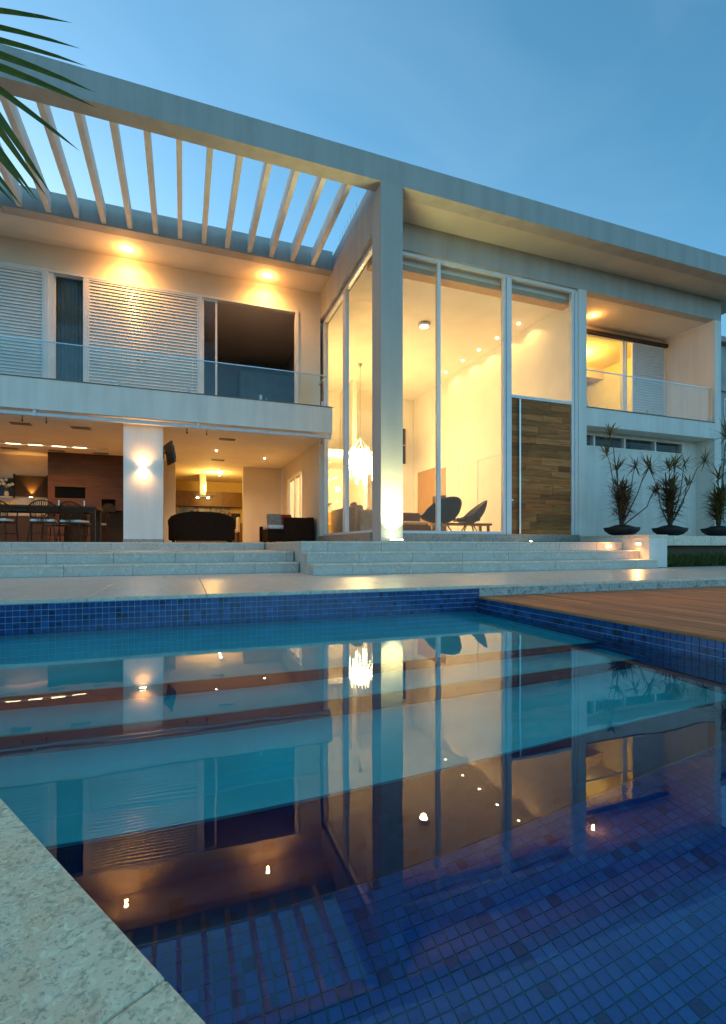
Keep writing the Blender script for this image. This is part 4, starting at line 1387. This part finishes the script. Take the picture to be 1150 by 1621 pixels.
# ground floor wall of the right wing with slit windows
WY = 9.6
box('wall', (8.931, 13.289, WY, WY + 0.2, 0.652, 2.90), P_, H)
box('wall', (8.931, 13.289, WY, WY + 0.2, 3.23, BZ + 0.009), P_, H)
box('wall', (12.79, 13.289, WY, WY + 0.2, 2.901, 3.229), P_, H)
sw = box('window_frame', [(8.95, 12.788, WY - 0.01, WY + 0.1, 2.901, 2.935), (8.95, 12.788, WY - 0.01, WY + 0.1, 3.195, 3.229)] + [(xx - 0.025, xx + 0.025, WY - 0.01, WY + 0.1, 2.936, 3.194) for xx in (8.98, 9.67, 10.68, 11.75, 12.76)], 'frame_white', H)
for a, b_ in ((9.01, 9.64), (9.70, 10.65), (10.71, 11.72), (11.78, 12.73)):
    box('pane', (a, b_, WY + 0.04, WY + 0.05, 2.936, 3.194), 'glass', sw)
box('wall', (8.931, 13.289, 11.0, 11.1, 0.652, BZ), 'bedroom_wall', H)
box('wall', (8.931, 13.289, WY + 0.201, 10.99, 0.6, 0.7), 'bedroom_wall', H)

# ------------------------------------------------------------------ porch furniture
def wicker_loveseat(x, y, rz, w, label):
    t = thing('wicker_loveseat', label, 'sofa', (x, y, PORCH), rz)
    bm = B()
    # rear shell, gently arched top, flaring sides
    n = 24
    fr_, bk = [], []
    for k in range(n + 1):
        u = k / n * 2 - 1
        top = 0.74 - 0.16 * abs(u) ** 3 - (0.06 if abs(u) > 0.93 else 0)
        yy = -0.40 + 0.16 * abs(u) ** 4
        xb, xt = u * (w / 2 - 0.06), u * (w / 2)
        fr_.append([bm.verts.new((xb, yy, 0.05)), bm.verts.new((xt, yy - 0.04, top - 0.05)), bm.verts.new((xt, yy - 0.01, top))])
        bk.append([bm.verts.new((xb, yy + 0.10, 0.05)), bm.verts.new((xt * 0.96, yy + 0.08, top - 0.05)), bm.verts.new((xt * 0.96, yy + 0.05, top))])
    for k in range(n):
        for j in range(2):
            bm.faces.new((fr_[k][j], fr_[k + 1][j], fr_[k + 1][j + 1], fr_[k][j + 1]))
            bm.faces.new((bk[k][j + 1], bk[k + 1][j + 1], bk[k + 1][j], bk[k][j]))
        bm.faces.new((fr_[k][2], fr_[k + 1][2], bk[k + 1][2], bk[k][2]))
        bm.faces.new((bk[k][0], bk[k + 1][0], fr_[k + 1][0], fr_[k][0]))
    for e in (0, n):
        bm.faces.new((fr_[e][0], fr_[e][1], bk[e][1], bk[e][0]))
        bm.faces.new((fr_[e][1], fr_[e][2], bk[e][2], bk[e][1]))
    bmesh.ops.recalc_face_normals(bm, faces=bm.faces)
    obj('backrest', bm, 'rattan', t, world=False)
    bm = B(); rounded(bm, -w / 2 + 0.14, w / 2 - 0.14, -0.29, 0.42, 0.05, 0.34, 0.03); obj('seat_base', bm, 'rattan', t, world=False)
    for s_ in (-1, 1):
        bm = B(); rounded(bm, min(s_ * (w / 2 - 0.13), s_ * (w / 2 - 0.01)), max(s_ * (w / 2 - 0.13), s_ * (w / 2 - 0.01)), -0.2, 0.42, 0.05, 0.58, 0.04); obj('armrest', bm, 'rattan', t, world=False)
    bm = B(); rounded(bm, -w / 2 + 0.16, w / 2 - 0.16, -0.25, 0.40, 0.341, 0.45, 0.04); obj('seat_cushion', bm, 'cushion_white', t, world=False, smooth=True)
    for sx in (-1, 1):
        for yy in (-0.25, 0.36):
            bm = B(); bx(bm, sx * (w / 2 - 0.12) - 0.03, sx * (w / 2 - 0.12) + 0.03, yy - 0.03, yy + 0.03, 0.0, 0.06); obj('foot', bm, 'rattan', t, world=False)
    return t
wicker_loveseat(0.44, 12.75, 0.0, 1.56, 'dark wicker loveseat seen from behind at the porch edge')
t = thing('wicker_sofa', 'dark wicker sofa with patterned and red cushions by the porch wall', 'sofa', (2.75, 13.3, PORCH))
bm = B(); rounded(bm, 2.05, 3.22, 12.75, 13.85, PORCH + 0.05, PORCH + 0.36, 0.02); obj('seat_base', bm, 'rattan', t)
bm = B(); rounded(bm, 2.45, 3.22, 12.62, 12.76, PORCH + 0.03, PORCH + 0.66, 0.02); obj('armrest', bm, 'rattan', t)
bm = B(); rounded(bm, 3.10, 3.28, 12.76, 13.9, PORCH + 0.03, PORCH + 0.68, 0.02); obj('backrest', bm, 'rattan', t)
bm = B(); rounded(bm, 2.0, 2.45, 13.78, 13.92, PORCH + 0.03, PORCH + 0.46, 0.02); obj('armrest', bm, 'rattan', t)
bm = B(); rounded(bm, 2.08, 2.47, 12.63, 12.752, PORCH + 0.03, PORCH + 0.24, 0.02); obj('front_panel', bm, 'rattan', t)
bm = B(); rounded(bm, 2.07, 3.08, 12.77, 13.77, PORCH + 0.361, PORCH + 0.47, 0.04); obj('seat_cushion', bm, 'cushion_white', t, smooth=True)
for xx, yy in ((2.1, 12.8), (3.1, 12.8), (2.1, 13.75), (3.1, 13.75)):
    box('foot', (xx, xx + 0.06, yy, yy + 0.06, PORCH, PORCH + 0.05), 'rattan', t)
for xx, yy, mt, lab in ((2.30, 13.25, 'cushion_pattern', 'patterned cushion on the dark wicker sofa'), (2.62, 13.45, 'cushion_red', 'red cushion on the dark wicker sofa')):
    bm = B(); rounded(bm, -0.2, 0.2, -0.06, 0.06, -0.17, 0.17, 0.05)
    bmesh.ops.transform(bm, matrix=Matrix.Translation((xx, yy, PORCH + 0.62)) @ Matrix.Rotation(R(-20), 4, 'X'), verts=bm.verts)
    tag(obj('cushion', bm, mt, None, smooth=True), lab, 'cushion')

t = thing('dining_table', 'long dark dining table under the porch ceiling lights', 'table', (-3.2, 13.1, PORCH))
box('top', (-5.4, -1.85, 12.65, 13.6, PORCH + 0.77, PORCH + 0.82), 'wood_dark', t, bevel=0.006)
box('apron', [(-5.3, -1.95, 12.72, 12.75, PORCH + 0.69, PORCH + 0.769), (-5.3, -1.95, 13.5, 13.53, PORCH + 0.69, PORCH + 0.769)], 'wood_dark', t)
for xx in (-5.35, -1.99):
    for yy in (12.68, 13.47):
        box('leg', (xx, xx + 0.10, yy, yy + 0.10, PORCH, PORCH + 0.769), 'wood_dark', t)

def dining_chair(name, label):
    t = thing(name, label, 'chair', (0, 0, 0), 0, 'rattan dining chairs around the dark table')
    bm = B(); rounded(bm, -0.23, 0.23, -0.22, 0.22, 0.40, 0.43, 0.012); obj('seat', bm, 'rattan_light', t, world=False)
    bm = B(); rounded(bm, -0.22, 0.22, -0.21, 0.21, 0.431, 0.49, 0.025); obj('seat_cushion', bm, 'cushion_white', t, world=False, smooth=True)
    # hoop back that runs forward into the arms
    bm = B()
    pts = []
    for k in range(25):
        a = PI * k / 24
        pts.append((0.29 * math.cos(a), -0.26 * math.sin(a) ** 0.8 + (0.18 if k in (0, 24) else 0.0), 0.66 + 0.22 * math.sin(a) ** 1.3))
    tube(bm, pts, 0.014, 7)
    obj('hoop', bm, 'rattan_light', t, world=False)
    bm = B()
    for k in range(4, 21, 1):
        a = PI * k / 24
        tube(bm, [(0.22 * math.cos(a), -0.22 * math.sin(a), 0.42), (0.29 * math.cos(a), -0.26 * math.sin(a) ** 0.8, 0.66 + 0.22 * math.sin(a) ** 1.3)], 0.006 if k % 4 else 0.011, 5)
    obj('back_weave', bm, 'rattan_light', t, world=False)
    for sx in (-1, 1):
        bm = B(); tube(bm, [(sx * 0.29, 0.18, 0.67), (sx * 0.25, 0.2, 0.42), (sx * 0.27, 0.24, 0.0)], 0.014, 7); obj('leg', bm, 'rattan_light', t, world=False)
        bm = B(); tube(bm, [(sx * 0.2, -0.2, 0.42), (sx * 0.25, -0.27, 0.0)], 0.014, 7); obj('leg', bm, 'rattan_light', t, world=False)
    bm = B(); tube(bm, [(-0.235, -0.24, 0.18), (0.235, -0.24, 0.18)], 0.008, 6); tube(bm, [(-0.235, -0.24, 0.18), (-0.25, 0.23, 0.18)], 0.008, 6); tube(bm, [(0.235, -0.24, 0.18), (0.25, 0.23, 0.18)], 0.008, 6)
    obj('stretcher', bm, 'rattan_light', t, world=False)
    return t
def copy_tree(root):
    r = root.copy(); COL.objects.link(r)
    for ch in list(root.children):
        c = ch.copy(); COL.objects.link(c); c.parent = r
    return r
c0 = dining_chair('dining_chair', 'x')
spots = [(-2.80, 12.25, R(4), 'rattan chair with white cushion, near side of the table, second from its right end'),
         (-2.25, 12.42, R(-18), 'rattan chair with white cushion, near side of the table, closest to its right end'),
         (-3.62, 12.25, R(-6), 'rattan chair at the near side of the table, cut by the left picture edge'),
         (-2.9, 13.95, R(176), 'rattan chair on the far side of the dark dining table, near its middle'),
         (-2.05, 14.0, R(188), 'rattan chair on the far side of the dark dining table, near its right end')]
for i, (x, y, a, lab) in enumerate(spots):
    o = c0 if i == 0 else copy_tree(c0)
    o.location = (x, y, PORCH)
    o.rotation_euler = (0, 0, a)
    o['label'] = lab
t = thing('kitchen_chair', 'pale upholstered chair in the kitchen doorway beside the loveseat', 'chair', (1.72, 18.6, PORCH))
bm = B(); rounded(bm, 1.5, 1.95, 18.4, 18.85, PORCH + 0.42, PORCH + 0.52, 0.03); obj('seat', bm, 'cushion_white', t, smooth=True)
bm = B(); rounded(bm, 1.86, 1.95, 18.4, 18.85, PORCH + 0.50, PORCH + 0.98, 0.03); obj('backrest', bm, 'cushion_white', t, smooth=True)
for xx in (1.52, 1.89):
    for yy in (18.42, 18.79):
        box('leg', (xx, xx + 0.04, yy, yy + 0.04, PORCH, PORCH + 0.43), 'wood_dark', t)

# ------------------------------------------------------------------ planters
def blade(bm, base, d, length, width, droop, up=Vector((0, 0, 1))):
    d = d.normalized()
    s_ = d.cross(up)
    if s_.length < 0.05:
        s_ = Vector((1, 0, 0))
    s_.normalize()
    n = 4
    prev = None
    for i in range(n + 1):
        u = i / n
        p = base + d * length * u - up * droop * length * u * u
        w = width * (1 - u) ** 0.7 * (0.6 + 0.8 * min(u * 3, 1) * 0.5)
        if i == n:
            q = bm.verts.new(p)
            bm.faces.new((prev[0], prev[1], q))
        else:
            cur = (bm.verts.new(p - s_ * w), bm.verts.new(p + s_ * w))
            if prev:
                bm.faces.new((prev[0], prev[1], cur[1], cur[0]))
            prev = cur
def rosette(bm, c, axis, n, ln, rng, wid=0.011, spread=1.0):
    axis = axis.normalized()
    a1 = axis.orthogonal().normalized()
    a2 = axis.cross(a1)
    for i in range(n):
        a = rng.uniform(0, 2 * PI)
        e = rng.uniform(-0.35, 1.35) * spread
        d = axis * math.sin(e) + (a1 * math.cos(a) + a2 * math.sin(a)) * math.cos(e)
        blade(bm, c - axis * rng.uniform(0, 0.10), d, ln * rng.uniform(0.65, 1.15), wid, rng.uniform(0.0, 0.25))
def dracaena(x, y, z, seed, plabel, blabel, stalks, dense):
    rng = random.Random(seed)
    t = thing('bowl_planter', blabel, 'planter', (x, y, z), group='dark bowl planters on the stone shelf')
    bm = lathe(B(), [(0.16, 0.0), (0.26, 0.035), (0.34, 0.10), (0.365, 0.17), (0.36, 0.178), (0.335, 0.165)], 40, (x, y, z))
    obj('bowl', bm, 'bowl_clay', t, smooth=True)
    bm = lathe(B(), [(0.338, 0.150), (0.30, 0.175), (0.12, 0.235), (0.02, 0.25)], 28, (x, y, z))
    obj('soil', bm, 'soil', t, smooth=True)
    p = thing('dracaena', plabel, 'plant', (x, y, z + 0.16), group='dracaenas in bowls along the white wall')
    base = Vector((x, y, z + 0.2))
    lr, lo, sb = B(), B(), B()
    # dense central column of red leaves on a cluster of thin canes
    for k in range(5):
        a = k * 1.26 + seed
        tp = base + Vector((0.09 * math.cos(a), 0.09 * math.sin(a), dense[0] * (0.75 + 0.25 * rng.random())))
        md = base.lerp(tp, 0.4) + Vector((0.02 * math.cos(a), 0.02 * math.sin(a), 0))
        tube(sb, [base + Vector((0.02 * math.cos(a), 0.02 * math.sin(a), -0.05)), md, tp], [0.022, 0.017, 0.011], 7)
        m_ = int(12)
        for j in range(m_):
            u = 0.25 + 0.75 * j / (m_ - 1)
            c = base.lerp(tp, u)
            rosette(lr if rng.random() < dense[2] else lo, c, (tp - base), int(dense[1] * (0.75 if u < 0.5 else 1.0)), 0.42, rng, 0.021, 0.75)
    for (dx, dy, dz, bend, n, ln, red) in stalks:
        tp = base + Vector((dx, dy, dz))
        md = base + Vector((dx * bend, dy * bend, dz * 0.55))
        m2 = base + Vector((dx * (bend + 1) * 0.5, dy * (bend + 1) * 0.5, dz * 0.86))
        tube(sb, [base, md, m2, tp], [0.016, 0.012, 0.009, 0.007], 6)
        rosette(lr if red else lo, tp, (tp - m2), int(n * 0.95), ln * 1.6, rng, 0.018)
    obj('canes', sb, 'bark', p, smooth=True)
    obj('red_leaves', lr, 'leaf_red', p)
    obj('olive_leaves', lo, 'leaf_olive', p)
# stalk offsets in metres: (dx, dy, dz, bend, leaves, length, red?)
dracaena(9.04, 8.2, 0.655, 11, 'dracaena left of the three, dense dark red leaves beside the entrance steps',
         'dark bowl planter left of the three, next to the entrance steps',
         [(-0.36, 0.0, 2.05, 0.4, 34, 0.20, False), (-0.40, 0.05, 1.62, 0.5, 34, 0.22, False), (0.42, 0.0, 1.38, 0.6, 34, 0.23, True), (-0.14, 0.0, 1.32, 0.7, 40, 0.26, False), (0.86, 0.0, 1.38, 0.55, 44, 0.26, False), (1.12, 0.1, 0.84, 0.75, 30, 0.18, True)],
         (1.02, 9, 0.75))
dracaena(10.494, 8.2, 0.662, 23, 'dracaena in the middle of the three, olive top above red leaves',
         'dark bowl planter in the middle of the three on the shelf',
         [(0.16, 0.0, 1.45, 0.6, 46, 0.28, False), (-0.02, 0.0, 1.40, 0.6, 30, 0.26, False), (0.62, 0.0, 1.05, 0.7, 26, 0.22, False), (0.50, 0.0, 1.52, 0.7, 20, 0.18, False), (1.18, 0.0, 1.62, 0.5, 40, 0.24, False), (-0.42, 0.0, 0.85, 0.7, 34, 0.20, True)],
         (1.08, 9, 0.5))
dracaena(12.108, 8.2, 0.67, 37, 'dracaena right of the three, cut by the right picture edge',
         'dark bowl planter right of the three, cut by the picture edge',
         [(0.30, 0.0, 2.25, 0.5, 60, 0.38, False), (0.42, 0.0, 1.75, 0.6, 40, 0.30, False), (0.0, 0.0, 1.25, 0.6, 40, 0.30, False)],
         (1.0, 10, 0.15))

# grass below the shelf
bm = B()
rng = random.Random(9)
for i in range(6500):
    x = rng.uniform(9.18, 15.6)
    y = rng.uniform(7.28, 7.75)
    a = rng.uniform(0, 2 * PI)
    d = Vector((0.5 * math.cos(a), 0.5 * math.sin(a), 1.0))
    blade(bm, Vector((x, y, -0.03)), d, rng.uniform(0.28, 0.58), 0.007, rng.uniform(0.1, 0.5))
g = obj('grass', bm, 'grass', None)
tag(g, 'tall green grass growing under the stone plant shelf', 'grass', kind='stuff')
box('planting_bed', (9.16, 15.8, 7.302, 8.14, -0.03, -0.012), 'soil_ground')
tag(bpy.data.objects['planting_bed'], kind='structure')

# ------------------------------------------------------------------ palm
T0 = Vector((-3.3, 2.3, 0.0))
palm = thing('palm_tree', 'palm tree whose green frond hangs into the upper left corner', 'tree', T0)
bm = B()
tube(bm, [T0 + Vector((0.05 * math.sin(i), 0.04 * i / 8, i * 0.36 - 0.03)) for i in range(10)], [0.15 - 0.004 * i for i in range(10)], 14)
obj('trunk', bm, 'bark', palm, smooth=True)
HEAD = T0 + Vector((0, 0, 3.2))
def frond(pts, leafs, vis=False):
    fb = B()
    tube(fb, pts, [0.022 - 0.016 * i / (len(pts) - 1) for i in range(len(pts))], 7)
    fo = obj('frond', fb, 'leaf_palm', palm, smooth=True)
    for (b_, tip, w, sag) in leafs:
        lb = B()
        b_, tip = Vector(b_), Vector(tip)
        d = tip - b_
        s_ = d.cross(Vector((0.343, 0.939, 0.15))).normalized()
        nrm = d.cross(s_).normalized()
        n = 8
        rows = []
        for i in range(n + 1):
            u = i / n
            p = b_ + d * u + Vector((0, 0, sag * 4 * u * (1 - u)))
            ww = w * (0.55 + 1.2 * u if u < 0.35 else 0.97) * (1 - max(0, u - 0.35) / 0.65) ** 0.6
            rows.append((lb.verts.new(p - s_ * ww + nrm * ww * 0.5), lb.verts.new(p), lb.verts.new(p + s_ * ww + nrm * ww * 0.5)))
        for i in range(n):
            for j in range(2):
                lb.faces.new((rows[i][j], rows[i][j + 1], rows[i + 1][j + 1], rows[i + 1][j]))
        bmesh.ops.remove_doubles(lb, verts=lb.verts, dist=0.0004)
        obj('leaflet', lb, 'leaf_palm', fo)
# the frond in view: rachis just outside the frame, leaflets pointing right and down
cs, sn = math.cos(R(20.07)), math.sin(R(20.07))
def cam_pt(x, y, d):
    u, v_ = (x - 575) / 780.0, (864 - y) / 780.0
    return Vector(((sn + cs * u) * d, (cs - sn * u) * d, 0.433 + v_ * d))
rach = [HEAD, HEAD + Vector((0.45, 0.15, 0.55)), cam_pt(-330, -60, 2.45), cam_pt(-240, 60, 2.4), cam_pt(-190, 190, 2.35), cam_pt(-165, 330, 2.32)]
LV = [((-255, 5), (108, 30), 0.0115, 0.03), ((-245, 8), (121, 71), 0.0105, 0.03), ((-235, 25), (131, 99), 0.0105, 0.035),
      ((-225, 25), (143, 140), 0.0125, 0.03), ((-220, 40), (147, 165), 0.0125, 0.03), ((-195, 10), (120, 234), 0.0115, 0.02),
      ((-190, -70), (76, 305), 0.016, 0.03), ((-185, -40), (68, 308), 0.015, 0.02), ((-175, 20), (55, 316), 0.012, 0.02), ((-170, 60), (48, 312), 0.011, 0.02),
      ((-165, 90), (28, 322), 0.012, 0.02), ((-165, 140), (17, 318), 0.011, 0.02), ((-165, 180), (2, 330), 0.010, 0.02)]
leafs = []
for i, (b_, tp, w, sag) in enumerate(LV):
    d0 = 2.38 - 0.004 * i
    leafs.append((cam_pt(b_[0], b_[1], d0), cam_pt(tp[0] + 8, tp[1] + 6, d0 - 0.08 + 0.02 * (i % 3)), w * 1.9, sag))
frond(rach, leafs)
rng = random.Random(4)
for k in range(7):
    a = R(110 + k * 32)
    dr_ = Vector((math.cos(a), math.sin(a), 0))
    pts = [HEAD + dr_ * (0.25 * i) + Vector((0, 0, 0.55 * math.sin(i / 7 * 2.2) - 0.02 * i * i)) for i in range(8)]
    lf = []
    sd_ = Vector((-dr_.y, dr_.x, 0))
    for i in range(1, 8):
        for s_ in (-1, 1):
            lf.append((pts[i], pts[i] + dr_ * 0.3 + sd_ * s_ * 0.4 + Vector((0, 0, -0.25)), 0.014, 0.02))
    frond(pts, lf)

# ------------------------------------------------------------------ neighbour house at the right edge
t = thing('neighbour_house', 'grey neighbouring house just visible at the right edge', 'house', (27.0, 19.0, -0.6))
box('wall', (23.7, 31.0, 16.0, 24.0, -0.6, 9.9), 'neighbour_wall', t)
box('roof', (23.4, 31.3, 15.7, 24.3, 9.902, 10.15), 'neighbour_wall', t)
for zz in (1.6, 3.2, 4.8, 6.4):
    w_ = box('window', (23.69 - 0.03, 23.699, 17.0, 19.2, zz, zz + 1.0), 'frame_white', t)
    box('pane', (23.645, 23.659, 17.1, 19.1, zz + 0.08, zz + 0.92), 'black', w_)
    w_ = box('window', (24.0, 26.0, 15.97, 15.999, zz, zz + 1.0), 'frame_white', t)
    box('pane', (24.08, 25.92, 15.955, 15.969, zz + 0.08, zz + 0.92), 'black', w_)
for zz in (2.9, 4.5, 6.1, 7.7):
    box('ledge', (23.6, 31.05, 15.9, 15.999, zz, zz + 0.12), 'neighbour_wall', t)
